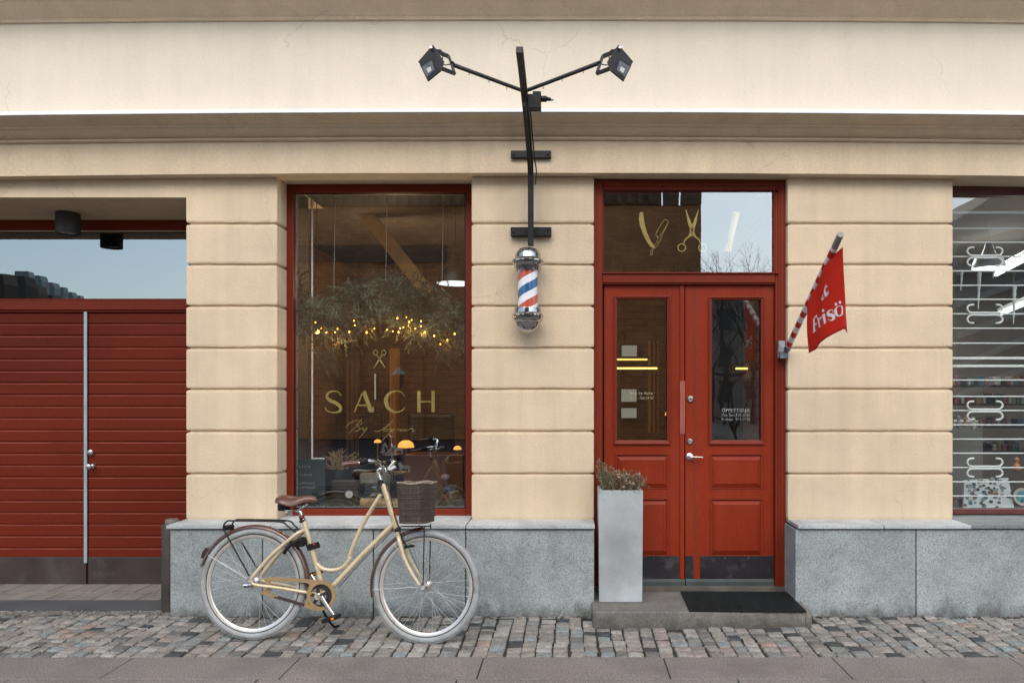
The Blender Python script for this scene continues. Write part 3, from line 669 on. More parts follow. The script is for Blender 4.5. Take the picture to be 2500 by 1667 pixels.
# ---- mat
mt_o = empty('doormat', (1.165, -.2, .105), 'black ribbed rubber mat lying on the doorstep', 'doormat')
rot = R(-1.2); cxm, cym = 1.172, -.222
def mxy(a, b_, z): return Vector((cxm+a*math.cos(rot)-b_*math.sin(rot), cym+a*math.sin(rot)+b_*math.cos(rot), z))
mb = MB(); hw, hd = .385, .235
mb.loft([[mxy(sx*hw, sy*hd, .1055) for sx, sy in ((-1,-1),(1,-1),(1,1),(-1,1))], [mxy(sx*hw, sy*hd, .110) for sx, sy in ((-1,-1),(1,-1),(1,1),(-1,1))]])
mb.build('base', pm('black_rubber', (.009, .011, .011), .7, spec=.2, var=.25, vs=12), mt_o)
mb = MB(); nx, ny = 38, 22
for i in range(nx):
    a = -hw+2*hw*(i+.5)/nx; w_ = hw/nx*.52
    mb.loft([[mxy(a-w_, -hd, z_), mxy(a+w_, -hd, z_), mxy(a+w_, hd, z_), mxy(a-w_, hd, z_)] for z_ in (.1101, .118)])
for j in range(ny):
    b_ = -hd+2*hd*(j+.5)/ny; w_ = hd/ny*.5
    mb.loft([[mxy(-hw, b_-w_, z_), mxy(hw, b_-w_, z_), mxy(hw, b_+w_, z_), mxy(-hw, b_+w_, z_)] for z_ in (.1102, .1165)])
mb.build('ribs', pm('black_rubber_ribs', (.014, .018, .018), .6, spec=.2, var=.3, vs=14), mt_o)
# ---- planter
pl = empty('planter', (.34, -.12, .105), 'tall square pale concrete planter standing on the doorstep', 'planter')
x0, x1, y0, y1, z0, z1 = .192, .4885, -.24, .03, .107, .880
mb = MB(); t_ = .022
def sq(a, b_, c_, d_, z, k=0): return [(a+k, c_+k, z), (b_-k, c_+k, z), (b_-k, d_-k, z), (a+k, d_-k, z)]
mb.loft([sq(x0+.004, x1-.004, y0+.004, y1-.004, z0), sq(x0+.0, x1-.0, y0, y1, z0+.006), sq(x0-.004, x1+.006, y0-.002, y1, z1-.004), sq(x0-.001, x1+.003, y0+.001, y1-.003, z1), sq(x0+t_, x1-t_, y0+t_, y1-t_, z1), sq(x0+t_, x1-t_, y0+t_, y1-t_, z1-.06)])
mb.build('box', M['concrete'], pl)
MB().add([Vector(p) for p in sq(x0+t_, x1-t_, y0+t_, y1-t_, z1-.03)], [(0, 1, 2, 3)]).build('soil', M['soil'], pl)
pt = empty('heather', (.34, -.12, .85), 'half withered heather and grey green conifer sprigs growing in the concrete planter', 'plant')
def rv(s=1): return Vector((random.gauss(0, s), random.gauss(0, s), random.gauss(0, s)))
def leaflet(mb, p, d, L, w_):
    d = d.normalized(); s_ = d.cross(Vector((random.uniform(-1, 1), random.uniform(-1, 1), random.uniform(-1, 1)))).normalized()*w_
    mb.add([p, p+d*L*.5+s_, p+d*L, p+d*L*.5-s_], [(0, 1, 2, 3)])
greens = MB(); browns = MB(); stems = MB(); flowers = []
for i in range(170):
    bx, by = random.uniform(x0+.03, x1-.03), random.uniform(y0+.03, y1-.03); u = (bx-x0)/(x1-x0)
    green = random.random() < (.95 if u < .35 else .3 if u < .6 else .22)
    h = (random.uniform(.06, .155) if u < .35 else random.uniform(.05, .13))*(1.0+.25*(u < .3))
    if random.random() < .2: h *= .6
    tip = Vector((bx+(bx-(x0+x1)/2)*.35+random.gauss(0, .02), by+random.gauss(0, .025)-.01, .85+h+.02))
    base = Vector((bx, by, .85)); midp = (base+tip)/2+rv(.008)
    P = catmull([base, midp, tip], 4); stems.tube(P, [.0018*(1-.6*k/(len(P)-1)) for k in range(len(P))], 4)
    for k in range(9 if green else 8):
        q = P[random.randint(2, len(P)-1)]; d = rv(.6)+Vector((0, 0, .7))
        if green:
            for kk in range(5): leaflet(greens, q+rv(.006), d+rv(.35), random.uniform(.012, .026), .0028)
        else:
            for kk in range(3): leaflet(browns, q+rv(.004), d+rv(.3), random.uniform(.010, .022), .0022)
    if not green and random.random() < .28:
        
        fm_ = MB()
        for kk in range(7): leaflet(fm_, tip+rv(.003), rv(.5)+Vector((0, 0, .8)), .014, .004)
        flowers.append(fm_)
P = catmull([Vector((x1-.04, y0+.04, .87)), Vector((x1+.01, y0, .91)), Vector((x1+.045, y0-.01, .90))], 4); stems.tube(P, .0012, 4)
for q in P[4:]:
    for k in range(3): leaflet(browns, q, rv(.5)+Vector((.4, 0, .3)), .02, .002)
for i in range(60):
    leaflet(greens, Vector((random.uniform(x0, x1), y0+random.uniform(-.008, .02), .885)), rv(.5)+Vector((0, -.4, -.1)), random.uniform(.012, .03), .003)
stems.build('stems', pm('woody_stems', (.10, .06, .04), .8), pt); greens.build('foliage', pm('grey_green_leaves', (.20, .185, .10), .7, var=.5, vs=30), pt)
browns.build('dry_leaves', pm('dry_leaves', (.17, .10, .055), .8, var=.5, vs=40), pt)
M['flw'] = pm('pale_heather_flowers', (.5, .36, .30), .7, var=.25, vs=40)
for fm_ in flowers: fm_.build('flower', M['flw'], pt)
# ---- rusty bollard
bo = empty('bollard', (-2.857, -.07, 0), 'rusty round iron bollard at the left corner of the granite base', 'bollard')
MB().lathe([(0, -.03), (.061, -.03), (.061, .612), (.056, .622), (0, .622)], (-2.857, -.07, 0), n=24).build('post', M['rust'], bo, smooth=40)
MB().lathe([(0, .6225), (.044, .6225), (.044, .650), (.040, .655), (0, .656)], (-2.850, -.07, 0), n=20).build('cap', pm('worn_rust_cap', (.16, .13, .11), .5, var=.25, vs=12), bo, smooth=40)
# ---- downlight under garage lintel
dl = empty('downlight', (-3.95, .455, 2.797), 'dark grey cylinder downlight under the garage lintel', 'lamp')
MB().lathe([(.0, .02), (.072, .02), (.076, .0), (.085, .0), (.085, .160), (.083, .164), (0, .168)], (-3.95, .455, 2.797), n=32).build('housing', pm('charcoal_metal', (.045, .048, .053), .5, var=.1, vs=9), dl, smooth=40)
MB().lathe([(.0, .012), (.060, .012), (.060, .019), (0, .0195)], (-3.95, .455, 2.797), n=24).build('lens', pm('frosted_lens', (.5, .5, .48), .25, var=.1, vs=30), dl, smooth=40)
# ---- sign bracket
BX = -.287
br = empty('sign_bracket', (BX, -.1, 2.6), 'black iron bracket leaning out from the wall above the barber pole', 'bracket')
def at(d, z, dx=0): return Vector((BX+dx, d-CD, z))
def bar(mb, P, w_, h_):
    rings = []
    for i, p in enumerate(P):
        t_ = (P[min(i+1, len(P)-1)]-P[max(i-1, 0)]).normalized(); nrm = Vector((1, 0, 0)).cross(t_).normalized()
        rings.append([p+Vector((sx*w_/2, 0, 0))+nrm*sy*h_/2 for sx, sy in ((-1, -1), (1, -1), (1, 1), (-1, 1))])
    mb.loft(rings)
mb = MB()
P = catmull([at(5.215, 2.592), at(5.212, 2.85), at(5.205, 3.04), at(5.16, 3.15), at(4.95, 3.245), at(4.72, 3.325), at(4.5, 3.38), at(4.28, 3.42), at(4.08, 3.45)], 5)
bar(mb, P, .040, .040); mb.build('arm', M['blackm'], br, bevel=.003)
mb = MB(); P2 = [at(5.13, 3.12), at(4.8, 3.25), at(4.5, 3.345)]; 
P2 = catmull([p+Vector((0, 0, -.03)) for p in P2], 5); bar(mb, P2, .016, .03); mb.build('brace', M['blackm'], br)
MB().pbox(1247, 367.5, 1345.5, 385.5, -.125, .032).build('wall_bar', M['blackm'], br, bevel=.004)
MB().pbox(1246.5, 554, 1346, 575.5, -.058, .056).build('wall_bar', M['blackm'], br, bevel=.004)
mb = MB()
for px_, py_, Y_ in ((1254, 376, -.127), (1337, 376, -.127), (1254, 565, -.06), (1337, 560, -.06)):
    mb.lathe([(0, 0), (.010, 0), (.010, .006), (0, .007)], W(px_, py_, Y_), (0, -1, 0), 6)
mb.build('bolts', M['blackm'], br)
c = W(1301, 246, 4.52-CD); mb = MB()
mb.box(c.x-.03, c.x+.05, c.y-.03, c.y+.04, c.z-.055, c.z+.03); mb.box(c.x-.0, c.x+.05, c.y-.022, c.y+.03, c.z+.031, c.z+.05); mb.tube([c+Vector((.05, 0, .01)), c+Vector((.085, 0, .01)), c+Vector((.086, 0, .01)), c+Vector((.11, 0, .007))], [.018, .018, .012, .010], 10)
mb.build('junction_box', M['blackp'], br, bevel=.008)
MB().tube([c+Vector((.11, 0, .007)), c+Vector((.128, 0, .004))], [.011, .006], 8).build('cable_gland', M['steel'], br)
jc = at(4.5, 3.385)
for s_, ex, ey in ((-1, 1107, 160), (1, 1465, 154)):
    e = W(ex, ey, 4.47-CD); mb = MB(); mb.tube([jc+Vector((s_*.01, 0, .01)), e], .0115, 12)
    for k in (.25, .5, .78): q = jc.lerp(e, k); mb.box(q.x-.002, q.x+.002, q.y-.002, q.y+.002, q.z-.024, q.z-.008)
    mb.tube([jc+Vector((s_*.02, 0, .022)), e+Vector((0, 0, .012))], .0035, 6)
    mb.build('lamp_arm', M['blackm'], br, smooth=40)
mb = MB(); mb.tube(catmull([at(4.5, 3.36, .03), at(4.8, 3.24, .032), at(5.05, 3.16, .035), at(5.19, 3.11, .04), at(5.2, 3.02, .03)], 6), .005, 6); mb.build('cable', M['blackp'], br)
# ---- floodlights
def flood(s_, label):
    """s_=-1 left lamp. photo coordinates of the glass-side corners; the housing behind tapers"""
    cx = 1285.5; mpx = lambda x: (x if s_ < 0 else 2*1283.5-x)
    dA = 4.40-CD; dB = 4.46-CD
    fA, fB, fC, fD = [(mpx(x), y, d) for x, y, d in ((1024, 158, 4.40), (1063, 133, 4.37), (1076, 172, 4.30), (1043.5, 198.5, 4.33))]
    q0 = [W(x, y, d-CD) for x, y, d in (fA, fB, fC, fD)]
    nrm = (q0[1]-q0[0]).cross(q0[3]-q0[0]).normalized()
    if nrm.y > 0: nrm = -nrm
    if s_ > 0: nrm = nrm
    org_ = sum(q0, Vector())/4
    fl = empty('floodlight', org_, label, 'floodlight', 'pair of black floodlights above the shop')
    back = -nrm
    mb = MB(); cc = sum(q0, Vector())/4
    r1 = [p+back*.010 for p in q0]
    r2 = [W(mpx(x), y, d-CD) for x, y, d in ((1020, 151, 4.43), (1057, 108, 4.44), (1086, 152, 4.38), (1050, 190, 4.37))]
    cb_ = sum(r2, Vector())/4
    r3 = [cb_+(p-cb_)*.6+back*.014 for p in r2]
    mb.loft([q0, r1, r2, r3]); mb.build('housing', M['blackm'], fl, bevel=.004)
    g_ = [cc+(p-cc)*.62-back*.001+(q0[0]-q0[1])*.12+(q0[3]-q0[0])*.0 for p in q0]
    mb = MB(); mb.add(g_, [(0, 1, 2, 3)]); mb.build('glass', pm('lamp_glass', (.10, .10, .098), .15, var=.4, vs=22), fl)
    mb = MB(); g2 = [cc+(p-cc)*.25-back*.003+(q0[0]-q0[1])*.12+(q0[3]-q0[0])*.08 for p in q0]; mb.add(g2, [(0, 1, 2, 3)]); mb.build('emitter', pm('led_chip', (.42, .42, .40), .4), fl)
    # white sticker on the top edge
    a, b_ = r1[0].lerp(r2[0], .2), r1[1].lerp(r2[1], .2)
    up = (r2[0]-q0[0]).cross(q0[1]-q0[0]).normalized()
    ctr = q0[0].lerp(q0[1], .42)+back*.018; ux = (q0[1]-q0[0]).normalized(); uy = (r2[0].lerp(r2[1], .42)-q0[0].lerp(q0[1], .42)).normalized()
    nn = ux.cross(uy).normalized()
    if nn.dot(ctr-cc) < 0: nn = -nn
    mb = MB(); L_ = .034 if s_ < 0 else .016; ctr = ctr+nn*.003
    mb.add([ctr-ux*L_-uy*.006, ctr+ux*L_-uy*.006, ctr+ux*L_+uy*.008, ctr-ux*L_+uy*.008], [(0, 1, 2, 3)]); mb.build('sticker', M['white'], fl)
    # yoke
    t0 = W(mpx(1054), 121, 4.42-CD); t1 = W(mpx(1096), 139, 4.46-CD); t2 = W(mpx(1110), 180, 4.45-CD); t3 = W(mpx(1078), 168, 4.38-CD)
    mb = MB()
    for p, q in ((t0, t1), (t1, t2), (t2, t3)):
        d = (q-p).normalized(); n_ = d.cross(Vector((0, 1, 0))).normalized()*.0085; y_ = Vector((0, .014, 0))
        mb.hexa([p-n_-y_, p+n_-y_, p+n_+y_, p-n_+y_], [q-n_-y_, q+n_-y_, q+n_+y_, q-n_+y_])
    mb.build('yoke', M['blackm'], fl)
    MB().lathe([(0, 0), (.008, 0), (.008, .006), (0, .008)], t0+Vector((0, -.016, 0)), (0, -1, 0), 10).build('bolt', M['steel'], fl, smooth=40)
    mb = MB(); mb.tube(catmull([t0+Vector((-s_*.02, .02, .0)), t0+Vector((-s_*.05, .02, .005)), t0+Vector((-s_*.062, .02, -.03)), W(mpx(1082), 158, 4.46-CD), W(mpx(1104), 157, 4.47-CD)], 5), .0032, 6)
    mb.sph(W(mpx(1104), 155, 4.45-CD), .014, 8); mb.build('cable', M['blackp'], fl)
flood(-1, 'left black floodlight with a long white sticker on its top edge'); flood(1, 'right black floodlight with a short white sticker on its top edge')
# ---- barber pole
YB = -.115; cpx = 1288.7
bp = empty('barber_pole', (WX(cpx, YB), YB, WZ(815, YB)), 'chrome barber pole with red white and blue stripes hanging on the wall', 'barber pole')
def prof(L_): return [((r_)*(CD+YB)/F, WZ(y_, YB)-WZ(700, YB)) for r_, y_ in L_]
c0 = (WX(cpx, YB), YB, WZ(700, YB))
MB().lathe(prof([(0, 661), (30, 661), (31.5, 657), (33, 651), (36.5, 647), (38.6, 641), (38.6, 637), (36, 633), (32.5, 630.5), (31.8, 628.5), (31, 622), (28, 615), (22, 609.5), (14, 606), (6, 605), (0, 605)]), c0, n=48).build('top_cap', M['chromed'], bp, smooth=25)
MB().lathe(prof([(0, 815), (7, 814), (16, 810.5), (24, 803.5), (29, 795), (31.5, 786.5), (33.5, 785), (36.5, 781), (38.4, 775), (38.4, 769), (35.5, 766), (33, 764), (32.5, 758), (31.5, 752.5), (0, 752.5)]), c0, n=48).build('bottom_cap', M['chromed'], bp, smooth=25)
MB().lathe(prof([(30.6, 753), (30.6, 660)]), c0, n=48).build('glass_tube', M['clear'], bp, smooth=60)
m, t, b = mk('barber_stripes'); tc = N(t, 'ShaderNodeTexCoord'); sp_ = N(t, 'ShaderNodeSeparateXYZ'); t.links.new(tc.outputs['Object'], sp_.inputs[0])
at_ = N(t, 'ShaderNodeMath', operation='ARCTAN2'); t.links.new(sp_.outputs[1], at_.inputs[0]); t.links.new(sp_.outputs[0], at_.inputs[1])
k1 = N(t, 'ShaderNodeMath', operation='MULTIPLY'); t.links.new(at_.outputs[0], k1.inputs[0]); k1.inputs[1].default_value = -1/(2*math.pi)
PER = 81*(CD+YB)/F*1.0
k2 = N(t, 'ShaderNodeMath', operation='MULTIPLY_ADD'); t.links.new(sp_.outputs[2], k2.inputs[0]); k2.inputs[1].default_value = 1/PER; t.links.new(k1.outputs[0], k2.inputs[2])
k2b = N(t, 'ShaderNodeMath', operation='ADD'); t.links.new(k2.outputs[0], k2b.inputs[0]); k2b.inputs[1].default_value = 10.02
k3 = N(t, 'ShaderNodeMath', operation='FRACT'); t.links.new(k2b.outputs[0], k3.inputs[0])
rr = ramp(t, [(0, (.52, .075, .03)), (.26, (.80, .80, .82)), (.5, (.01, .10, .26)), (.76, (.80, .80, .82))], 'CONSTANT'); t.links.new(k3.outputs[0], rr.inputs[0]); t.links.new(rr.outputs[0], b.inputs['Base Color']); b.inputs['Roughness'].default_value = .3
MB().lathe(prof([(24, 753), (24, 660)]), c0, n=48).build('striped_cylinder', m, bp, smooth=60)
MB().box(c0[0]-.015, c0[0]+.015, YB+.06, -.001, WZ(650, YB), WZ(622, YB)).build('mount', M['chrome'], bp)
MB().box(c0[0]-.015, c0[0]+.015, YB+.06, -.001, WZ(790, YB), WZ(765, YB)).build('mount', M['chrome'], bp)
# ---- flag pole and flag
FX = 1.541
fp = empty('flagpole', (FX, 0, 1.86), 'short flagpole wrapped in red and white bands slanting out beside the door', 'flagpole')
b0 = Vector((FX+.004, 5.27-CD, 1.872)); b1 = Vector((FX, 4.22-CD, 2.458)); dr = (b1-b0).normalized(); Lp = (b1-b0).length
mb = MB(); mb.tube([b0, b1], .0195, 16); mb.build('shaft', pm('grey_pole', (.24, .23, .22), .5, var=.15, vs=12), fp, smooth=40)
# wound tape: red and white bands as a helix-banded sleeve
m, t, b = mk('red_white_tape'); tc = N(t, 'ShaderNodeTexCoord'); vr = N(t, 'ShaderNodeVectorMath', operation='DOT_PRODUCT'); t.links.new(tc.outputs['Object'], vr.inputs[0]); vr.inputs[1].default_value = dr+Vector((.28, 0, .12))
k1 = N(t, 'ShaderNodeMath', operation='MULTIPLY_ADD'); t.links.new(vr.outputs['Value'], k1.inputs[0]); k1.inputs[1].default_value = 1/.128; k1.inputs[2].default_value = 10.22
k3 = N(t, 'ShaderNodeMath', operation='FRACT'); t.links.new(k1.outputs[0], k3.inputs[0])
rr = ramp(t, [(0, (.46, .020, .010)), (.47, (.74, .71, .67))], 'CONSTANT'); t.links.new(k3.outputs[0], rr.inputs[0]); nn = noise(t, tc.outputs['Object'], 14, 4); r2 = ramp(t, [(.3, .85), (.7, 1.1)]); t.links.new(nn.outputs[0], r2.inputs[0])
t.links.new(mix(t, rr.outputs[0], r2.outputs[0], 1.0, 'MULTIPLY'), b.inputs['Base Color']); b.inputs['Roughness'].default_value = .5
mb = MB(); nseg = 26; mb.tube([b0+dr*(.015+(Lp-.125)*k/nseg) for k in range(nseg+1)], [.0208+random.uniform(-.0007, .0007) for _ in range(nseg+1)], 18); mb.build('tape', m, fp, smooth=60)
mb = MB(); mb.pbox(1901, 832, 1917, 874, .008, .04); mb.build('wall_plate', pm('scuffed_zinc', (.30, .31, .33), .45, metal=.5, var=.35, vs=20), fp, bevel=.004)
mb = MB(); q = Vector((FX+.004, -.02, 1.845)); mb.box(1.500, 1.560, -.035, .006, 1.80, 1.855); mb.tube([b0-dr*.02, b0+dr*.035], .024, 14); mb.build('socket', pm('scuffed_socket', (.20, .21, .23), .45, metal=.5, var=.4, vs=20), fp, bevel=.003)
def flagX(D): # cloth surface: hangs in the plane of the pole, outer edge curls away
    return FX-.012+ (.055*((4.40-D)/.12)**1.6 if D < 4.40 else 0)+.006*math.sin((D-4.3)*26)
def flag_pt(D, tt):
    zt_ = b0.z+(5.27-D)/1.05*(b1.z-b0.z)-.022
    zb_ = 1.807+(4.765-D)/.465*.11-.02*math.sin(max(0, (4.765-D))/.465*math.pi)
    x_ = flagX(D)-.0*tt+(.012*math.sin(tt*3.0+(D-4.3)*9))*tt
    return Vector((x_, D-CD, zt_*(1-tt)+zb_*tt))
mb = MB(); nu, nv = 36, 20; vs_ = []; fs_ = []
Ds = [4.765-(4.765-4.285)*(i/nu) for i in range(nu+1)]
for D in Ds:
    for j in range(nv+1): vs_.append(flag_pt(D, j/nv))
for i in range(nu):
    for j in range(nv): fs_.append((i*(nv+1)+j, i*(nv+1)+j+1, (i+1)*(nv+1)+j+1, (i+1)*(nv+1)+j))
# folded hem at the outer edge, pointing away from the wall side
k0 = len(vs_)
for j in range(nv+1):
    p = flag_pt(Ds[-1], j/nv); a = j/nv
    vs_.append(p+Vector((.006+.012*a, .02, .0))); vs_.append(p+Vector((.010+.03*a*a, .05, -.02*a)))
for j in range(nv):
    e_ = nu*(nv+1)
    fs_.append((e_+j, e_+j+1, k0+2*j+2, k0+2*j)); fs_.append((k0+2*j, k0+2*j+2, k0+2*j+3, k0+2*j+1))
mb.add(vs_, fs_)
m, t, b = mk('red_flag_cloth'); b.inputs['Base Color'].default_value = (.62, .020, .004, 1); b.inputs['Roughness'].default_value = .75
tl = N(t, 'ShaderNodeBsdfTranslucent'); tl.inputs[0].default_value = (.8, .04, .008, 1); mx = N(t, 'ShaderNodeMixShader'); mx.inputs[0].default_value = .3
t.links.new(b.outputs[0], mx.inputs[1]); t.links.new(tl.outputs[0], mx.inputs[2]); t.links.new(mx.outputs[0], t.nodes['Material Output'].inputs[0])
fg = mb.build('flag', m, smooth=60, label='red flag with white lettering hanging from the banded pole', cat='flag')
sd = fg.modifiers.new('solid', 'SOLIDIFY'); sd.thickness = .0015; sd.offset = 0
def mf(px_, py_):
    # walk the cloth for the D whose column crosses this direction
    lo, hi = 4.29, 4.765; best = None
    for k in range(160):
        D = lo+(hi-lo)*k/159
        z_ = CZ+(PY-py_)*D/F; zt_ = b0.z+(5.27-D)/1.05*(b1.z-b0.z)-.022; zb_ = 1.807+(4.765-D)/.465*.11-.02*math.sin(max(0, (4.765-D))/.465*math.pi)
        tt = min(1, max(0, (zt_-z_)/(zt_-zb_))); p = flag_pt(D, tt)
        e_ = abs(PX+p.x*F/D-px_)
        if best is None or e_ < best[0]: best = (e_, D, z_, p.x)
    return Vector((best[3]-.0022, best[1]-CD, best[2]))
zf = lambda L_: [(1950+a/7.84, 680+b_/7.84) for a, b_ in L_]
mb = MB()
P_ = lambda L_: poly2(mb, zf(L_), mf)
Rb = lambda L_, w_, n=4, **k: ribbon(mb, zf(L_), w_, mf, n=n, **k)
P_([(284, 790), (310, 750), (320, 985), (288, 1012)]); P_([(275, 1050), (286, 1002), (345, 976), (345, 986)])
P_([(272, 792), (330, 712), (332, 742), (284, 800)]); P_([(330, 712), (356, 685), (362, 775), (350, 742), (330, 742)]); P_([(314, 872), (332, 855), (334, 880), (315, 898)]); P_([(332, 855), (345, 828), (347, 915), (334, 880)])
P_([(360, 760), (400, 740), (412, 905), (440, 895), (385, 950), (392, 925)]); Rb([(408, 790), (425, 755), (450, 745)], [1.0, 2.5, 5], 4)
P_([(455, 690), (512, 665), (525, 835), (555, 825), (480, 880), (487, 850)]); Rb([(475+18*math.cos(a)*.6, 612+36*math.sin(a)*.55) for a in [k*math.pi/4 for k in range(8)]], 3.0, 3, closed=True)
P_([(462, 595), (490, 595), (492, 625), (466, 635)])
Rb([(665, 640), (655, 600), (610, 605), (570, 640), (575, 690), (640, 700), (670, 720), (675, 765), (630, 800), (590, 795), (568, 770)], [.8, 1.4, 2.2, 5, 8, 8.5, 8, 6, 2.5, 1.2, .8], 4)
P_([(660, 590), (668, 650), (655, 640)]); P_([(560, 765), (580, 830), (572, 780)])
Rb([(725, 560), (712, 620), (722, 680), (770, 722)], [3, 7, 7, 2], 4); Rb([(725, 560), (770, 530), (820, 520)], [3, 1.3, 1.2], 4)
Rb([(812, 522), (848, 560), (848, 640), (828, 690), (770, 722)], [1.5, 5.5, 6, 4, 1.5], 4)
for cx_, cy_ in ((720, 492), (795, 455)): P_([(cx_+24*math.cos(a), cy_+29*math.sin(a)) for a in [k*math.pi/6 for k in range(12)]])
P_([(475, 290), (442, 370), (440, 410), (455, 422), (500, 370), (485, 350), (460, 395), (452, 370), (480, 320)])
P_([(500, 180), (485, 260), (500, 330), (525, 355), (560, 320), (580, 270), (575, 220), (562, 270), (545, 280), (520, 230), (515, 180)])
P_([(535, 95), (520, 130), (500, 180), (515, 185), (530, 140)]); P_([(520, 160), (568, 130), (545, 165), (540, 195), (532, 170)])
mb.build('lettering', pm('white_print', (.72, .70, .72), .7, var=.02), fg, org=ORG[fg.name])

# ================================================================= BICYCLE
LEAN = .095      # the bicycle leans towards the wall, onto its kickstand
def plY(X, z): return -.672-.0725*(X+2.02)+LEAN*z
def Bk(px_, py_, lat=0.0):
    X, z = -1.5, .5
    for _ in range(12): Y = plY(X, z)-lat; X = (px_-PX)*(CD+Y)/F; z = CZ-(py_-PY)*(CD+Y)/F
    return Vector((X, Y, z))
z6 = lambda u_, v_, lat=0: Bk(470+u_/3.135, 1080+v_/3.135, lat)
z7 = lambda u_, v_, lat=0: Bk(800+u_/3.135, 1080+v_/3.135, lat)
z5 = lambda u_, v_, lat=0: Bk(600+u_/9.046, 1380+v_/9.046, lat)
bike = empty('bicycle', (-1.5, -.71, 0), 'cream step through bicycle with brown saddle and wicker basket parked on the setts', 'bicycle')
M['cream'] = pm('cream_gold_paint', (.62, .505, .325), .30, metal=.2, var=.08, vs=9, coat=.5, stain=((.36, .25, .12), .35, 14))
M['guard'] = pm('bronze_guard', (.36, .25, .125), .36, metal=.3, var=.08, vs=12)
M['fender'] = pm('brown_fender', (.085, .030, .017), .25, var=.2, vs=9, coat=.6)
M['tyre'] = pm('grey_tyre', (.31, .325, .325), .65, var=.14, vs=14, stain=((.19, .175, .155), .7, 9))
M['rim'] = pm('polished_rim', (.72, .70, .66), .30, metal=.7, var=.06, vs=10)
M['leather'] = pm('brown_leather', (.11, .042, .024), .38, var=.25, vs=22, coat=.25)
RW = .3475
M['spoke'] = pm('dull_steel_spokes', (.58, .58, .57), .42, metal=.6)
cr_ = Bk(619, 1425.5); cr_.z = RW-.003; cf_ = Bk(1040.5, 1434); cf_.z = RW-.003
ax0 = Vector((.0725, 1, -LEAN)).normalized()
def wheel(c, ax, label=None):
    ax = ax.normalized(); u = (Vector((0, 0, 1))-ax*ax.z).normalized(); v = ax.cross(u).normalized()
    wh = bpy.data.objects.new('wheel', None); wh.empty_display_size = .1; link(wh, bike, c)
    if label: wh['label'] = label
    tr_ = .0215
    MB().ring([(RW-tr_+tr_*math.cos(a)*1.0, tr_*math.sin(a)*.95) for a in [2*math.pi*k/14 for k in range(14)]], c, ax, 96).build('tyre', M['tyre'], wh, smooth=60)
    mb = MB(); kk = 150      # tread blocks round the outside
    for i in range(kk):
        a = 2*math.pi*i/kk; d = u*math.cos(a)+v*math.sin(a); tg = -u*math.sin(a)+v*math.cos(a)
        for s_ in (-1, 1):
            p = c+d*(RW-.004)+ax*s_*.012; mb.hexa([p-tg*.0045-ax*.003, p+tg*.0045-ax*.003, p+tg*.0045+ax*.003, p-tg*.0045+ax*.003], [q+d*.0055 for q in (p-tg*.0035-ax*.003, p+tg*.0035-ax*.003, p+tg*.0035+ax*.003, p-tg*.0035+ax*.003)])
    mb.build('tread', M['tyre'], wh)
    MB().ring([(.304, -.0125), (.306, -.010), (.303, .0), (.306, .010), (.304, .0125), (.290, .0125), (.282, .007), (.281, 0), (.282, -.007), (.290, -.0125)], c, ax, 96).build('rim', M['rim'], wh, smooth=35)
    MB().ring([(.3075, -.0135), (.3075, .0135), (.3035, .0130), (.3035, -.0130)], c, ax, 96).build('rim_edge', M['blackp'], wh)
    hb = MB().lathe([(0, -.055), (.006, -.055), (.006, -.035), (.030, -.034), (.030, -.030), (.014, -.024), (.013, .024), (.030, .030), (.030, .034), (.006, .035), (.006, .055), (0, .055)], c, ax, 20).build('hub', M['steel'], wh, smooth=35)
    mb = MB()
    for i in range(36):
        side = 1 if i % 2 else -1; a = 2*math.pi*i/36; tw = R(62)*(1 if (i//2) % 2 else -1)
        p = c+(u*math.cos(a)+v*math.sin(a))*.284+ax*side*.002; q = c+(u*math.cos(a+tw)+v*math.sin(a+tw))*.029+ax*side*.032
        mb.tube([q, p], .0008, 4, caps=False); mb.tube([p, p.lerp(q, .045)], .0021, 5)
    mb.build('spokes', M['spoke'], wh)
    MB().tube([c+(u*math.cos(2.2)+v*math.sin(2.2))*.275, c+(u*math.cos(2.2)+v*math.sin(2.2))*.315], .003, 6).build('valve', M['blackp'], wh)
    return wh
axf = Matrix.Rotation(R(-5), 3, 'Z') @ ax0
wheel(cr_, ax0, 'rear wheel under the luggage rack'); whf = wheel(cf_, axf, 'front wheel under the basket')
# frame
mb = MB()
BBp = z5(1640, 660, 0)
def tb(pts, r, n=14, **k): mb.tube(pts, r, n, **k)
tb([z6(852, 596), z6(985, 1060), BBp], [.0150, .0150, .0155])                       # seat tube
Pt = catmull([z6(948, 925), z6(1000, 966), z6(1080, 975), z6(1150, 952), z6(1205, 885), z6(1258, 765)], 6)[:-6]+catmull([z6(1205, 885), z7(172, 850), z7(262, 640), z7(330, 520), z7(408, 395)], 6)
tb(Pt, .0135)
tb([z7(512, 615), z7(280, 845), z7(60, 1080), BBp], .0175)                             # down tube
tb([z7(108, 962), z7(150, 940)], .009)
tb([z7(408, 320), z7(430, 330), z7(528, 655), z7(536, 672)], [.0195, .0195, .0195, .0195], 18)       # head tube
for lat in (.055, -.055):
    l2 = lambda u_, v_, k: z6(u_, v_, lat*k) if lat > 0 else None
    A = z6(858, 668, .0); Bm = z6(790, 705, .038); C_ = z6(600, 865, .055); D_ = z6(458, 1030, .062)
    E_ = z6(450, 1062, .062); E2 = z6(480, 1088, .060); G_ = z6(640, 1108, .05); H_ = z6(870, 1145, .032)
    pts = [A, Bm, C_, D_]; pts2 = [E_, E2, G_, H_]
    if lat < 0:
        mir = lambda p: p+ax0*2*(plY(p.x, p.z)-p.y)
        pts = [mir(p) if i else p for i, p in enumerate(pts)]; pts2 = [mir(p) for p in pts2]
    tb(catmull(pts, 5), [.0125]*16); tb(catmull([pts[-1]]+pts2, 5), .0105); tb([pts2[-1], BBp], .0105)
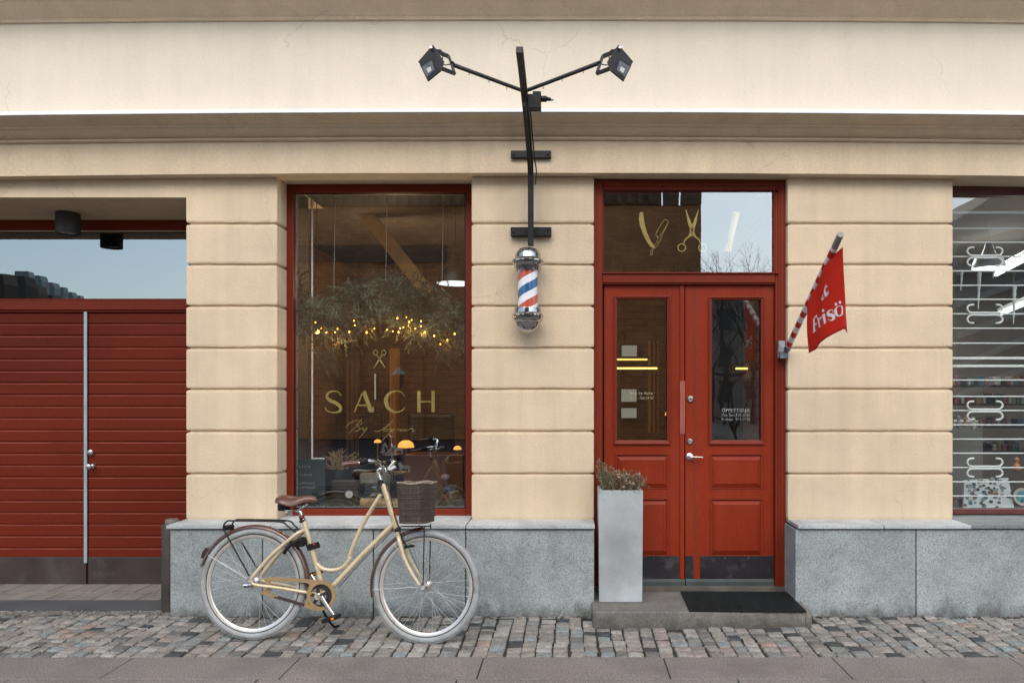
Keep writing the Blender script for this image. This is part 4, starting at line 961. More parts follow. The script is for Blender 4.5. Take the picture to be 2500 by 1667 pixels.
tb([BBp-ax0*.036, BBp+ax0*.036], .022, 18)
mb.build('frame', M['cream'], bike, smooth=50)
# fork
mb = MB()
crown = z7(536, 676)
mb.tube([z7(530, 660), z7(542, 700)], .0185, 16)
for s_ in (-1, 1):
    L_ = [z7(545, 700), z7(548, 745, .036), z7(585, 880, .048), z7(640, 992, .055), z7(702, 1090, .060)]
    if s_ < 0: L_ = [L_[0]]+[p+ax0*2*(plY(p.x, p.z)-p.y) for p in L_[1:]]
    P = catmull(L_, 5); mb.tube(P, [.0165-.0075*k/(len(P)-1) for k in range(len(P))], 12)
mb.build('fork', M['cream'], bike, smooth=50)
MB().tube([z7(520, 668), z7(555, 668)], .0205, 16).build('crown_race', M['blackp'], bike)
# headset, stem, handlebar
MB().tube([z7(398, 285), z7(405, 305), z7(418, 330)], [.015, .018, .021], 16).build('headset', M['blackp'], bike, smooth=50)
MB().tube(catmull([z7(408, 300), z7(396, 255), z7(388, 225), z7(398, 205), z7(435, 200)], 5), [.0125]*12+[.013]*9, 14).build('stem', M['chrome'], bike, smooth=60)
near = [z7(440, 202, .0), z7(437, 215, .03), z7(425, 200, .06), z7(408, 160, .12), z7(385, 143, .17), z7(350, 140, .21), z7(300, 143, .24), z7(240, 155, .27), z7(130, 168, .30)]
mirr = lambda p: p+ax0*2*(plY(p.x, p.z)-p.y)
Pn = catmull(near, 5); Pf = [mirr(p) for p in Pn]
MB().tube(Pn[::-1][3:]+Pf[1:-3], .0112, 12).build('handlebar', M['chrome'], bike, smooth=60)
for fl_, lb in ((lambda p: p, 'near brown grip'), (mirr, None)):
    g0, g1 = fl_(z7(238, 156, .27)), fl_(z7(128, 168, .30)); gb = MB(); gb.tube([g0, g0.lerp(g1, .3), g0.lerp(g1, .6), g1], [.0155, .0165, .0165, .0165], 14)
    gr = gb.build('grip', M['leather'], bike, smooth=50)
    MB().tube([g1, g1.lerp(g1+(g1-g0).normalized(), .014)], [.0175, .012], 14).build('grip_end', pm('grey_rubber', (.10, .09, .085), .6), gr, smooth=50)
    s0 = fl_(z7(240, 155, .27)); s1 = fl_(z7(306, 142, .238)); d_ = (s1-s0)
    MB().tube([s0, s0+d_*.3, s0+d_*.5, s0+d_*.52, s0+d_*.75, s1], [.0175, .0185, .0185, .021, .021, .013], 16).build('gear_shifter', M['blackp'], bike, smooth=40)
    lv = catmull([fl_(z7(306, 148, .24)), fl_(z7(320, 160, .26)), fl_(z7(250, 185, .31)), fl_(z7(190, 190, .33))], 4)
    MB().tube(lv, .0045, 8, flat=1.6).build('brake_lever', M['blackp'], bike, smooth=50)
mb = MB(); mb.tube(catmull([z7(430, 205, .02), z7(460, 212, .03), z7(500, 190, .035)], 4), [.010]*9, 10); mb.sph(z7(440, 222, .03), .017, 12); mb.build('lamp_bracket', M['steel'], bike, smooth=60)
mb = MB(); mb.tube([z7(468, 212, .05), z7(518, 184, .05)], .010, 12); mb.build('bell', pm('white_bell', (.62, .61, .58), .35, var=.05), bike, smooth=50)
mb = MB()
for L_ in ([(300, 143, .24), (360, 128, .22), (420, 165, .15), (470, 225, .08), (490, 250, .05), (482, 300, .04), (487, 420, .03), (505, 520, .02), (520, 590, .02), (545, 640, .02), (560, 690, .04)],
           [(420, 150, .14), (455, 205, .08), (500, 230, .03), (505, 260, .0), (492, 300, .03), (480, 330, .035)],
           [(500, 230, .0), (520, 300, .02), (470, 380, .03), (440, 300, .03)],
           [(545, 640, .02), (480, 690, .02), (390, 780, .022), (260, 910, .022), (80, 1110, .022)]):
    mb.tube(catmull([z7(*p) for p in L_], 5), .0026, 6)
mb.build('cables', M['blackp'], bike, smooth=60)
# saddle
mb = MB()
prof_t = [(650, 440), (655, 418), (672, 403), (700, 397), (735, 400), (770, 408), (805, 413), (840, 409), (875, 404), (905, 403), (935, 412), (955, 430), (962, 446)]
prof_b = [(650, 466), (665, 461), (685, 462), (715, 475), (750, 488), (780, 498), (805, 498), (825, 485), (850, 472), (880, 463), (905, 460), (935, 462), (958, 454)]
hwid = [.03, .062, .082, .092, .092, .080, .062, .046, .034, .027, .023, .018, .004]
rings = []
for (a, b_), (c_, d_), hw_ in zip(prof_t, prof_b, hwid):
    p, q = z6(a, b_), z6(c_, d_); r_ = []
    for k in range(13):
        th = -math.pi/2*1.12+math.pi*1.12*k/12; s_ = math.sin(th); cc_ = max(0, math.cos(th))**.7
        mm_ = q.lerp(p, cc_); r_.append(mm_+ax0*(s_*hw_))
    for k in range(11, 1, -1):
        th = -math.pi/2+math.pi*k/12; mm_ = q.lerp(p, max(0, .86*max(0, math.cos(th))**.7)); r_.append(mm_+ax0*(math.sin(th)*hw_*.93))
    rings.append(r_)
mb.loft(rings); sdl = mb.build('saddle', M['leather'], bike, smooth=60)
ss = sdl.modifiers.new('sub', 'SUBSURF'); ss.levels = 1; ss.render_levels = 1
mb = MB()
for s_ in (-1, 1):
    o_ = ax0*s_*.03
    mb.tube(catmull([z6(700, 520)+o_, z6(760, 518)+o_*.9, z6(800, 516)+o_*.8, z6(840, 500)+o_*.6, z6(885, 465)+o_*.3], 4), .0035, 8)
mb.build('saddle_rails', M['chrome'], sdl, smooth=60)
mb = MB()
for s_ in (-1, 1):
    c_ = z6(703, 492)+ax0*s_*.045
    mb.lathe([(0, -.020), (.018, -.020), (.021, -.006), (.021, .008), (.018, .022), (0, .022)], c_, (0, 0, 1), 14)
mb.build('springs', M['blackp'], sdl, smooth=50)
mb = MB(); mb.tube([z6(735, 528)-ax0*.03, z6(735, 528)+ax0*.03], .010, 10); mb.box(*[f_ for p in (z6(745, 545),) for f_ in (p.x-.014, p.x+.014, p.y-.012, p.y+.012, p.z-.012, p.z+.02)]); mb.build('saddle_clamp', M['steel'], sdl, bevel=.003)
MB().tube(catmull([z6(790, 520), z6(822, 525), z6(835, 560), z6(852, 600)], 4), .0125, 14).build('seatpost', M['chrome'], bike, smooth=60)
MB().tube([z6(832, 556), z6(834, 562), z6(840, 586), z6(842, 590)], [.0145, .017, .017, .0145], 16).build('light_band', pm('dark_red_band', (.12, .015, .02), .3), bike, smooth=40)
mb = MB(); mb.tube([z6(845, 592), z6(850, 606)], .0185, 16); mb.tube([z6(818, 606, .012), z6(838, 602, .012)], .0065, 8); mb.build('seat_clamp', M['blackp'], bike, smooth=50)
# chain guard, crank, pedal
gt = .040
mb = MB(); cen = z5(1665, 655, gt); e1 = Vector((1, -.0725, 0)).normalized()
def g5(u_, v_, l_=gt): return z5(u_, v_, l_)
outer = [g5(1665+335*math.cos(a), 655-345*math.sin(a)) for a in [R(96)-R(186+96)*k/30*.93 for k in range(31)]]
inner = [g5(1665+240*math.cos(a), 660-250*math.sin(a)) for a in [2*math.pi*k/40 for k in range(40)]]
outr = [g5(1665+318*math.cos(a), 655-335*math.sin(a)) for a in [2*math.pi*k/40 for k in range(40)]]
mb.loft([inner, outr, [p+ax0*.004 for p in outr], [p+ax0*.004 for p in inner], inner], caps=False)
OY = ax0*.004; 
def plate(pts, dy=0.0): 
    P = [g5(a, b_)+ax0*dy for a, b_ in pts]; mb.prism(P, OY)
plate([(475, 245), (1700, 325), (1665, 372), (1440, 395), (1330, 380), (590, 335), (470, 325)], .0006)
plate([(1328, 380), (1442, 395), (1445, 470), (1400, 560), (1372, 700), (1378, 860), (1300, 860), (1345, 700), (1345, 580), (1395, 470), (1395, 410)], .0012)
plate([(1300, 855), (1400, 855), (1480, 930), (1640, 990), (1640, 1005), (1540, 1000), (1285, 915)], .0018)
plate([(475, 247), (548, 330), (552, 620), (700, 660), (705, 700), (640, 690), (580, 710), (300, 612), (395, 560), (450, 520), (450, 400), (390, 305)], .0024)
mb.build('chain_guard', M['guard'], bike)
mb = MB(); mb.prism([g5(a, b_)+ax0*.008 for a, b_ in ((640, 655), (1300, 850), (1290, 915), (560, 705))], OY); mb.build('chain_guard_strap', pm('dark_brown_strap', (.045, .028, .025), .6), bike)
mb = MB(); mb.ring([(.052, 0), (.086, 0), (.086, .003), (.052, .003)], BBp-ax0*.026, ax0, 48)
for k in range(5):
    a = 2*math.pi*k/5+.4; d = e1*math.cos(a)+Vector((0, 0, 1))*math.sin(a); n_ = d.cross(ax0)*.012; p = BBp-ax0*.028
    mb.prism([p-n_, p+d*.06-n_*.7, p+d*.06+n_*.7, p+n_], ax0*.004)
mb.build('chainring', pm('dark_steel', (.05, .05, .05), .4, metal=.6), bike)
mb = MB(); c0_ = g5(1640, 660, .055); c1_ = g5(1935, 1095, .068); P = [c0_.lerp(c1_, k/6) for k in range(7)]
mb.tube(P, [.0155, .0145, .013, .0125, .0125, .0125, .011], 12, flat=.6); mb.lathe([(0, 0), (.016, 0), (.016, .006), (.007, .007), (.007, .003), (0, .003)], c0_-ax0*.004, -ax0, 16)
mb.build('crank', M['chrome'], bike, smooth=40)
mb = MB(); c2_ = BBp+ax0*.055; c3_ = c2_+(c0_-c1_); mb.tube([c2_, c3_], [.014, .010], 10, flat=.6); mb.build('crank', M['steel'], bike, smooth=50)
MB().lathe([(0, 0), (.006, 0), (.006, .0015), (0, .0015)], c0_-ax0*.0075, -ax0, 8).build('crank_bolt', M['blackp'], bike)
for c_, s_ in ((g5(1890, 1165, .115), 1), (c3_+ax0*.05, -1)):
    mb = MB(); ex = Vector((.95, 0, .28)).normalized(); ez = ex.cross(ax0).normalized()
    def bx(o, lx, ly, lz): 
        q = [o+ex*sx*lx+ax0*sy*ly for sx, sy in ((-1, -1), (1, -1), (1, 1), (-1, 1))]; mb.hexa([p-ez*lz for p in q], [p+ez*lz for p in q])
    bx(c_-ax0*.042, .044, .004, .012); bx(c_+ax0*.042, .044, .004, .012); bx(c_-ex*.04, .005, .045, .012); bx(c_+ex*.04, .005, .045, .012); bx(c_, .006, .045, .010)
    pd_ = mb.build('pedal', M['blackp'], bike, bevel=.002)
    mb = MB(); bx(c_-ax0*.047+ex*.026, .009, .0015, .006); mb.build('reflector', pm('amber_reflector', (.7, .22, .02), .2), pd_)
# kickstand
kf = W(816, 1531, -.47); kf.z = .012
mb = MB(); mb.tube(catmull([BBp+ax0*.03+Vector((-.01, .01, -.03)), W(790, 1492, -.56), W(805, 1517, -.50), kf], 4), .0075, 8); mb.tube([kf, kf+Vector((.035, -.012, .012))], .008, 8); mb.build('kickstand', M['blackp'], bike, smooth=60)
# fenders
def fender(name, c, ax, a0, a1, m, Rf=RW+.014, w_=.026):
    u = (Vector((0, 0, 1))-ax.normalized()*ax.normalized().z).normalized(); v = ax.normalized().cross(u).normalized()*-1; mb = MB(); rings = []; n_ = 48
    pr = [(-1, -.012), (-.9, -.003), (-.55, .004), (-.2, .006), (.2, .006), (.55, .004), (.9, -.003), (1, -.012)]; pr2 = [(a*.94, b_-.0018) for a, b_ in pr[::-1]]
    for i in range(n_+1):
        a = R(a0+(a1-a0)*i/n_); d = v*math.cos(a)+u*math.sin(a)
        rings.append([c+d*(Rf+h)+ax.normalized()*s_*w_ for s_, h in pr+pr2])
    mb.loft(rings); return mb.build(name, m, bike, smooth=50)
if (ax0.normalized().cross(Vector((0, 0, 1)))*-1).x < 0: FS = -1
else: FS = 1
fA = lambda a: a if FS > 0 else 180-a
fender('rear_fender', cr_, ax0, fA(164), fA(-2), M['fender']); fender('front_fender', cf_, axf, fA(193), fA(96), M['fender'])
# stays, rack, tail light
mb = MB()
rt = [z6(238, 672, .05), z6(240, 630, .052), z6(268, 600, .052), z6(320, 598, .052), z6(600, 602, .052), z6(690, 610, .050), z6(730, 640, .045), z6(800, 690, .03)]
Pr = catmull(rt, 4); mb.tube(Pr, .0052, 8); mb.tube([mirr(p) for p in Pr], .0052, 8)
for k in (14, 19): mb.tube([Pr[k], mirr(Pr[k])], .004, 8)
mb.tube([Pr[3], mirr(Pr[3])], .0052, 8)
for u0, v0 in ((238, 660), ):
    a, b_ = z6(238, 665, .055), z6(435, 1020, .068); mb.tube([a, b_], .0052, 8); mb.tube([mirr(a), mirr(b_)], .0052, 8)
mb.build('luggage_rack', M['blackm'], bike, smooth=60)
mb = MB(); c_ = z6(275, 647, .0); mb.tube([c_-ax0*.05, c_-ax0*.045, c_+ax0*.045, c_+ax0*.05], [.011, .016, .016, .011], 14); mb.build('rear_lamp', M['blackp'], bike, smooth=40)
mb = MB(); a = [z6(*p, .018) for p in ((98, 800), (127, 812), (84, 888), (60, 882), (70, 845))]; mb.prism(a, ax0*.036); mb.build('rear_reflector', pm('dark_reflector', (.03, .018, .02), .25), bike, bevel=.003)
mb = MB()
for lat in (.03, -.03):
    mb.tube([z6(118, 860, lat), z6(418, 1040, lat*1.6)], .0013, 6); mb.tube([z7(342, 1124, lat), z7(705, 1104, lat*1.6)], .0013, 6); mb.tube([z7(505, 768, lat), z7(700, 1098, lat*1.6)], .0015, 6)
mb.build('fender_stays', M['spoke'], bike)
# lock on stays, black clip on the seat tube, brake
mb = MB(); mb.tube(catmull([z6(700, 852, .05), z6(715, 822, .055), z6(760, 775, .055), z6(820, 745, .05)], 5), .011, 10); q = z6(835, 760, .02); mb.box(q.x-.024, q.x+.02, q.y-.03, q.y+.05, q.z-.026, q.z+.024)
mb.build('ring_lock', M['blackp'], bike, bevel=.006)
mb = MB(); p4 = [z6(a, b_, .022) for a, b_ in ((864, 782), (945, 762), (957, 808), (878, 830))]; mb.prism(p4, ax0*.05); ck = mb.build('clip_box', M['blackp'], bike, bevel=.004)
MB().lathe([(0, 0), (.0065, 0), (.0055, .004), (0, .005)], z6(931, 778, .0225), -ax0, 12).build('red_button', pm('red_button', (.6, .02, .03), .3), ck, smooth=40)
mb = MB(); mb.tube(catmull([z7(552, 690, .03), z7(580, 750, .035), z7(600, 790, .035)], 4), .0045, 8); mb.tube([z7(590, 800, .02), z7(640, 790, .035), z7(662, 790, .04)], [.008, .009, .007], 10); mb.tube([z7(625, 810, .04), z7(735, 1070, .05)], .0015, 5)
mb.build('front_brake', M['blackp'], bike, smooth=50)
hubn = z6(425, 1090, .075); MB().tube([hubn-ax0*.02-Vector((.018, 0, .0)), hubn-ax0*.015, hubn+Vector((.02, .02, .002)), hubn+ax0*.04], [.012, .0165, .0165, .010], 14).sph(hubn+Vector((-.004, 0, -.002)), .019, 14, (1.25, 1, .9)).build('gear_hub', M['chromed'], bike, smooth=60)
MB().tube([z7(728, 1112, .075), z7(735, 1112, .055)], [.011, .012], 12).build('axle_nut', M['steel'], bike, smooth=50)
MB().ring([(.004, 0), (.036, 0), (.036, .003), (.004, .003)], cf_+ax0*.028, ax0, 28).build('brake_disc', M['steel'], whf)
# basket: woven wicker
nb = [z7(505, 322, .17), z7(755, 322, .17), z7(858, 335, -.19), z7(640, 318, -.19)]     # rim corners at the top
lb = [z7(530, 608, .13), z7(742, 612, .13), z7(829, 630, -.15), z7(640, 612, -.15)]
nb[3] = nb[0]+(nb[2]-nb[1]); lb[3] = lb[0]+(lb[2]-lb[1])
zt_ = nb[0].z+.004; zb_ = lb[0].z; yb0 = nb[0].y
def rr_loop(c4, z, n=72):
    c_ = sum(c4, Vector())/4; out = []
    for i in range(n):
        a = 4*i/n; k = int(a) % 4; f_ = a-int(a); p = c4[k].lerp(c4[(k+1) % 4], f_)
        d = min(f_, 1-f_); rr_ = .30
        if d < rr_: p = p.lerp(c_, ((rr_-d)/rr_)**2*.20)
        out.append(Vector((p.x, p.y, z-(p.y-yb0)*.095)))
    return out
bsk = bpy.data.objects.new('basket', None); bsk.empty_display_size = .1; link(bsk, bike, sum(lb, Vector())/4)
def lev(tt): return [b_.lerp(a, tt) for a, b_ in zip(nb, lb)]
M['wick'] = pm('wicker', (.075, .055, .042), .6, var=.35, vs=40, sp=.15, sps=120)
mb = MB(); rows = 46; npts = 128
for r_ in range(rows):
    tt = (r_+.5)/rows; lp = rr_loop(lev(tt), zb_+(zt_-zb_)*tt+.004*math.sin(r_), npts); c_ = sum(lp, Vector())/npts
    P = [p+(p-c_).normalized()*(.0032 if (i//2+r_) % 2 else -.0032) for i, p in enumerate(lp)]
    mb.tube(P, .0032, 5, closed=True)
mb.build('weave', M['wick'], bsk, smooth=60)
mb = MB()
top = rr_loop(lev(1.0), zt_, 64); bot = rr_loop(lev(0.0), zb_, 64)
for p, q in zip(top, bot): mb.tube([q, p], .0030, 5)
mb.build('ribs', M['wick'], bsk)
rim_ = rr_loop(lev(1.015), zt_+.004, 48); mb = MB(); mb.tube([p+Vector((0, 0, .004*math.sin(i*.7))) for i, p in enumerate(rim_)], .0062, 8, closed=True); mb.build('rim', pm('pale_wicker_rim', (.26, .21, .15), .55, var=.3, vs=40), bsk, smooth=60)
mb = MB(); mb.tube(rr_loop(lev(0.0), zb_-.003, 48), .0070, 8, closed=True); lp = rr_loop(lev(.02), zb_+.002, 40); mb.add(lp, [tuple(range(40))]); mb.build('bottom', M['wick'], bsk, smooth=60)
mb = MB()
a, b_ = z7(740, 635, .075), z7(730, 1092, .075); mb.tube([a, b_], .0038, 8); mb.tube([mirr(a), mirr(b_)], .0038, 8); mb.tube([z7(700, 634, .05), z7(700, 634, -.05)], .004, 8)
mb.tube([z7(560, 640, .03), z7(790, 640, .03)], .004, 8)
mb.build('basket_stays', M['blackm'], bike, smooth=60)
# ================================================================= INSIDE THE SALON WINDOW
def IW(px, py, D): return W(px, py, D-CD)
M['needle'] = pm('spruce_needles', (.15, .21, .155), .6, var=.6, vs=9)
M['twig'] = pm('twig_bark', (.05, .035, .025), .8, var=.3, vs=20)
# spruce garland hung across the window
gar = empty('spruce_garland', IW(926, 760, 5.85), 'spruce branch garland strung across the shop window with fairy lights in it', 'garland')
nd = MB(); tw = MB(); ndd = MB()
DARK = False
def sprig(p, d, L, k=26):
    d = d.normalized(); q = p+d*L+Vector((0, 0, -L*.25)); P = catmull([p, p.lerp(q, .5)+Vector((0, 0, L*.06)), q], 3)
    tw.tube(P, .0016, 4)
    for i in range(k):
        a = P[0].lerp(P[-1], (i+.5)/k)+Vector((0, 0, L*.05*math.sin(math.pi*i/k))); s_ = rv(1).normalized(); nl = random.uniform(.012, .021)
        dd = (d*.8+s_).normalized(); w_ = dd.cross(Vector((0, 1, 0)))
        w_ = (w_.normalized() if w_.length > .05 else Vector((1, 0, 0)))*.0021
        (ndd if DARK else nd).add([a-w_, a+w_, a+dd*nl+w_*.3, a+dd*nl-w_*.3], [(0, 1, 2, 3)])
def branch(p, d, L, n_):
    d = d.normalized(); q = p+d*L+Vector((0, 0, -.12*L)); P = catmull([p, p.lerp(q, .5)+Vector((0, 0, .03)), q], 4); tw.tube(P, [.004*(1-.7*i/(len(P)-1)) for i in range(len(P))], 5)
    for i in range(n_):
        a = P[min(len(P)-1, 1+int((len(P)-1)*i/n_))]+rv(.004); sd_ = Vector((-d.z, random.uniform(-.5, .5), d.x))*(1 if i % 2 else -1)
        sprig(a, d*.9+sd_*.8+rv(.15), random.uniform(.06, .12))
for i in range(300):
    DARK = i % 5 > 1; u = random.random(); px_ = 722+u*405
    lobe = 735+35*math.sin(u*2*math.pi*1.1+.3) if u < .45 else 742+22*math.sin(u*9)
    py_ = lobe+random.gauss(0, 20)+(22 if u > .72 else 0); D_ = random.uniform(5.63, 5.88)
    a = random.uniform(0, 2*math.pi); d = Vector((math.cos(a)*1.3, random.uniform(-.5, .3), math.sin(a)*.6-.15)); branch(IW(px_, py_, D_), d, random.uniform(.08, .20), 8)
for px_, py_ in ((1085, 800), (1060, 790), (1105, 810), (1040, 780), (820, 835), (800, 850), (1075, 830), (1120, 790)):
    for k in range(3): branch(IW(px_+random.uniform(-10, 10), py_, random.uniform(5.66, 5.85)), Vector((random.uniform(-.4, .4), -.1, -1)), .16, 6)
DARK = False
ndd.build('shade_needles', pm('dark_spruce', (.022, .032, .024), .6, var=.4, vs=9), gar); nd.build('needles', M['needle'], gar); tw.build('branches', M['twig'], gar)  # darker copies of some branches stand in for shaded gaps in the garland
# fairy lights
fl = empty('fairy_lights', IW(926, 790, 5.7), 'string of tiny warm fairy lights woven through the spruce garland', 'fairy lights')
pts = [(720, 790), (770, 787), (784, 802), (797, 811), (818, 811), (824, 803), (853, 810), (866, 794), (864, 783), (895, 812), (914, 802), (945, 805), (970, 777), (992, 774), (1005, 781), (999, 786), (985, 799), (977, 801), (973, 811), (959, 809), (1014, 802), (1037, 811), (1028, 796), (1028, 784), (1060, 820), (1075, 840), (1092, 830), (1110, 815)]
mb = MB(); P = catmull([IW(a, b_, 5.62+.02*math.sin(i)) for i, (a, b_) in enumerate(pts)], 4); mb.tube(P, .0012, 4); mb.build('wire', M['blackp'], fl)
M['bulb'] = emit('fairy_bulb', (1, .40, .06), 4.5)
for i, (a, b_) in enumerate(pts):
    MB().sph(IW(a, b_, 5.615+.02*math.sin(i)), .0048 if i % 3 else .0062, 8, (1, 1, 1.3)).build('bulb', M['bulb'], fl, smooth=80)
for px_, py_ in ((800, 812), (830, 835), (905, 806), (960, 812), (995, 800), (1035, 815), (1085, 835)):   # the glow those bulbs give
    pl_ = bpy.data.lights.new('fairy_glow', 'POINT'); pl_.energy = .5; pl_.color = (1, .48, .10); pl_.shadow_soft_size = .012
    po = bpy.data.objects.new('fairy_glow', pl_); link(po, fl, IW(px_, py_, 5.66))
wl = empty('bulb_lamp', IW(773, 809, 5.9), 'single glowing round bulb at the left end of the garland', 'lamp')
MB().sph(IW(773, 809, 5.9), .027, 14, (1, 1, .7)).build('bulb', emit('warm_bulb', (1, .5, .14), 5), wl, smooth=80)
MB().tube([IW(773, 802, 5.9), IW(773, 470, 5.9)], .003, 6).build('cord', M['blackp'], wl)
# enamel pendant
pd = empty('pendant_lamp', IW(1112, 690, 6.1), 'black bell pendant lamp with white underside inside the salon', 'lamp', None)
s_ = 6.1/F; cc = IW(1112, 692, 6.1)
MB().lathe([(47*s_, 0), (46.5*s_, 8*s_), (42*s_, 26*s_), (30*s_, 40*s_), (14*s_, 50*s_), (9*s_, 62*s_), (7*s_, 80*s_), (0, 82*s_)], cc, n=36).build('shade', pm('black_enamel', (.02, .02, .02), .35), pd, smooth=50)
MB().lathe([(0, .004), (45*s_, .004), (45*s_, .0), (0, -.001)], cc+Vector((0, 0, -.002)), n=36).build('diffuser', emit('white_diffuser', (.9, .97, 1), .8), pd)
pl_ = bpy.data.lights.new('salon_fill_light', 'POINT'); pl_.energy = 17; pl_.color = (1, .70, .40); pl_.shadow_soft_size = .12  # fill light added towards the room's middle to brighten the salon
po = bpy.data.objects.new('salon_fill_light', pl_); link(po, pd, cc+Vector((-.6, .5, -.12)))
MB().tube([cc+Vector((0, 0, 80*s_)), Vector((cc.x, cc.y, FZ))], .003, 6).build('cord', M['blackp'], pd)
# added pale diagonal imitating something mirrored in the salon pane
tbm = empty('mirrored_diagonal', IW(950, 600, 7.6), 'pale diagonal bar inside the salon imitating a reflection in its window', 'reflection')
mb = MB(); a, b_ = IW(868, 490, 6.5), IW(1048, 718, 6.5); n_ = Vector((.045, 0, .035)); y_ = Vector((0, .06, 0)); mb.hexa([a-n_-y_, a+n_-y_, a+n_+y_, a-n_+y_], [b_-n_-y_, b_+n_-y_, b_+n_+y_, b_-n_+y_]); mb.build('brace', pm('pale_mirror_tone', (.80, .50, .20), .6, var=.15, vs=8), tbm)
# white stand (slim metal frame) left of the display
wf = empty('display_stand', IW(762, 1120, 5.75), 'slim white metal display frame with a long upright post', 'stand')
mb = MB(); mb.tube([IW(762, 505, 5.75), IW(762, 1120, 5.75)], .0075, 8); mb.tube([IW(762, 1119, 5.75), IW(792, 1119, 5.75)], .006, 8); mb.tube([IW(762, 505, 5.75), IW(762, 488, 5.75)], .012, 8); mb.build('post', M['white'], wf)
# display ledge and objects on it
lg = empty('display_shelf', IW(926, 1250, 5.9), 'low dark shelf along the bottom of the salon window', 'shelf')
MB().box(WX(700, .3), WX(1160, .3), .262, .85, .60, .66).build('board', pm('dark_board', (.05, .038, .028), .5, var=.3, vs=5), lg)
ZS = .66
def onshelf(px, D): return Vector((WX(px, D-CD), D-CD, ZS))
lbx = empty('letter_board', onshelf(755, 5.68), 'black grooved letter board with white letters in the window corner', 'letter board')
mb = MB(); mb.pbox(718, 1122, 793, 1236, 5.66-CD, .02); mb.build('board', pm('black_felt', (.022, .03, .032), .8, var=.15), lbx)
mb = MB()
for k in range(32): mb.pbox(719, 1124+k*3.5, 792, 1125.4+k*3.5, 5.658-CD, .002)
mb.build('grooves', pm('groove_edges', (.04, .05, .052), .8), lbx)
mb = MB(); mlb = lambda x, y: W(x, y, 5.656-CD)
text(mb, 'SACH', 729.5, 1136, 757.5, 1141.5, mlb, 1.5); text(mb, 'AJNUR', 730.5, 1156.5, 762, 1162, mlb, 1.5); text(mb, 'KLIPPNING', 726, 1176.5, 768, 1182, mlb, 1.3); text(mb, 'KLIPPNING', 727, 1187, 769, 1192, mlb, 1.3)
mb.build('letters', pm('faint_white_letters', (.30, .31, .30), .6), lbx)
# pot with dry twigs
pot = empty('plant_pot', onshelf(826, 5.9), 'dark glazed pot with an upright rim standing on the shelf', 'pot')
c = IW(829, 1146, 5.9); MB().lathe([(0, -.11), (.085, -.11), (.105, -.02), (.110, .0), (.112, .012), (.104, .012), (.100, -.01), (0, -.012)], c, n=28).build('pot', pm('black_glaze', (.02, .022, .024), .2), pot, smooth=40)
tws = MB(); 
for i in range(46):
    p = c+Vector((random.uniform(-.07, .07), random.uniform(-.05, .05), 0)); a = random.uniform(-.9, .7); P = [p]
    for k in range(4): a += random.uniform(-.5, .5); P.append(P[-1]+Vector((math.sin(a), random.uniform(-.3, .3), math.cos(a)))*random.uniform(.02, .06))
    tws.tube(catmull(P, 3), .0028, 4)
tws.build('dry_twigs', pm('dry_straw', (.30, .20, .10), .7, var=.3, vs=20), pot)
ck_ = empty('mantel_clock', onshelf(835, 5.75), 'small dark mantel clock with a white round dial', 'clock')
MB().pbox(808, 1172, 874, 1226, 5.76-CD, .08).build('case', pm('dark_walnut', (.035, .022, .016), .4, var=.3), ck_, bevel=.008)
c = IW(853, 1205, 5.755); MB().lathe([(0, 0), (.029, 0), (.029, .003), (0, .003)], c, (0, -1, 0), 24).build('dial', pm('white_dial', (.55, .57, .52), .5), ck_)
MB().ring([(.029, 0), (.034, 0), (.034, .008), (.029, .008)], c, (0, -1, 0), 28).build('bezel', M['chrome'], ck_)
mb = MB(); q = c+Vector((0, -.004, 0)); mb.box(q.x-.001, q.x+.0012, q.y-.001, q.y, q.z-.022, q.z); mb.prism([q+Vector((0, -.0005, 0)), q+Vector((.003, -.0005, 0)), q+Vector((.014, -.0005, .014)), q+Vector((.012, -.0005, .015))], (0, -.001, 0)); mb.build('hands', M['blackp'], ck_)
for a, b_, c_, d_, nm, lab, col in ((890, 1182, 955, 1198, 'flat_box', 'upper flat black product box with small white print', (.02, .023, .027)), (888, 1201, 955, 1215, 'flat_box', 'lower flat black product box with small white print', (.02, .023, .027))):
    bo_ = MB().pbox(a, b_, c_, d_, 5.74-CD, .08).build(nm, pm('black_card', col, .4), bevel=.002, label=lab, cat='box', group='black boxes in the salon window')
    mb = MB(); text(mb, 'MATT', a+18, b_+5, a+29, b_+9, lambda x, y: W(x, y, 5.738-CD)); mb.build('print', M['white'], bo_)
MB().pbox(878, 1156, 960, 1179, 5.95-CD, .1).build('tray', pm('grey_card', (.22, .21, .19), .6), bevel=.002, label='pale grey tray behind the black boxes', cat='tray')
# log of pale wood under the boxes
mb = MB(); a, b_ = IW(882, 1228, 5.72), IW(985, 1230, 5.72); mb.tube([a, a.lerp(b_, .5), b_], [.040, .044, .041], 14); mb.build('birch_log', pm('split_wood', (.34, .22, .11), .7, var=.35, vs=18, stretch=(.3, 1, 1)), smooth=50, label='pale split log lying under the black boxes', cat='log')
gg = MB(); nd2, tw2 = nd, tw
nd = MB(); tw = MB()
for i in range(46):
    px_ = random.choice([random.uniform(772, 880), random.uniform(1070, 1135), random.uniform(780, 1130)]); sprig(IW(px_, random.uniform(1222, 1240), random.uniform(5.62, 5.75)), rv(.6)+Vector((random.choice([-1, 1])*.8, 0, .25)), random.uniform(.06, .12), 22)
ss_ = empty('spruce_sprigs', onshelf(930, 5.65), 'loose spruce sprigs scattered along the window shelf', 'sprigs'); nd.build('needles', pm('dry_needles', (.10, .12, .06), .7, var=.4, vs=20), ss_); tw.build('twigs', M['twig'], ss_)
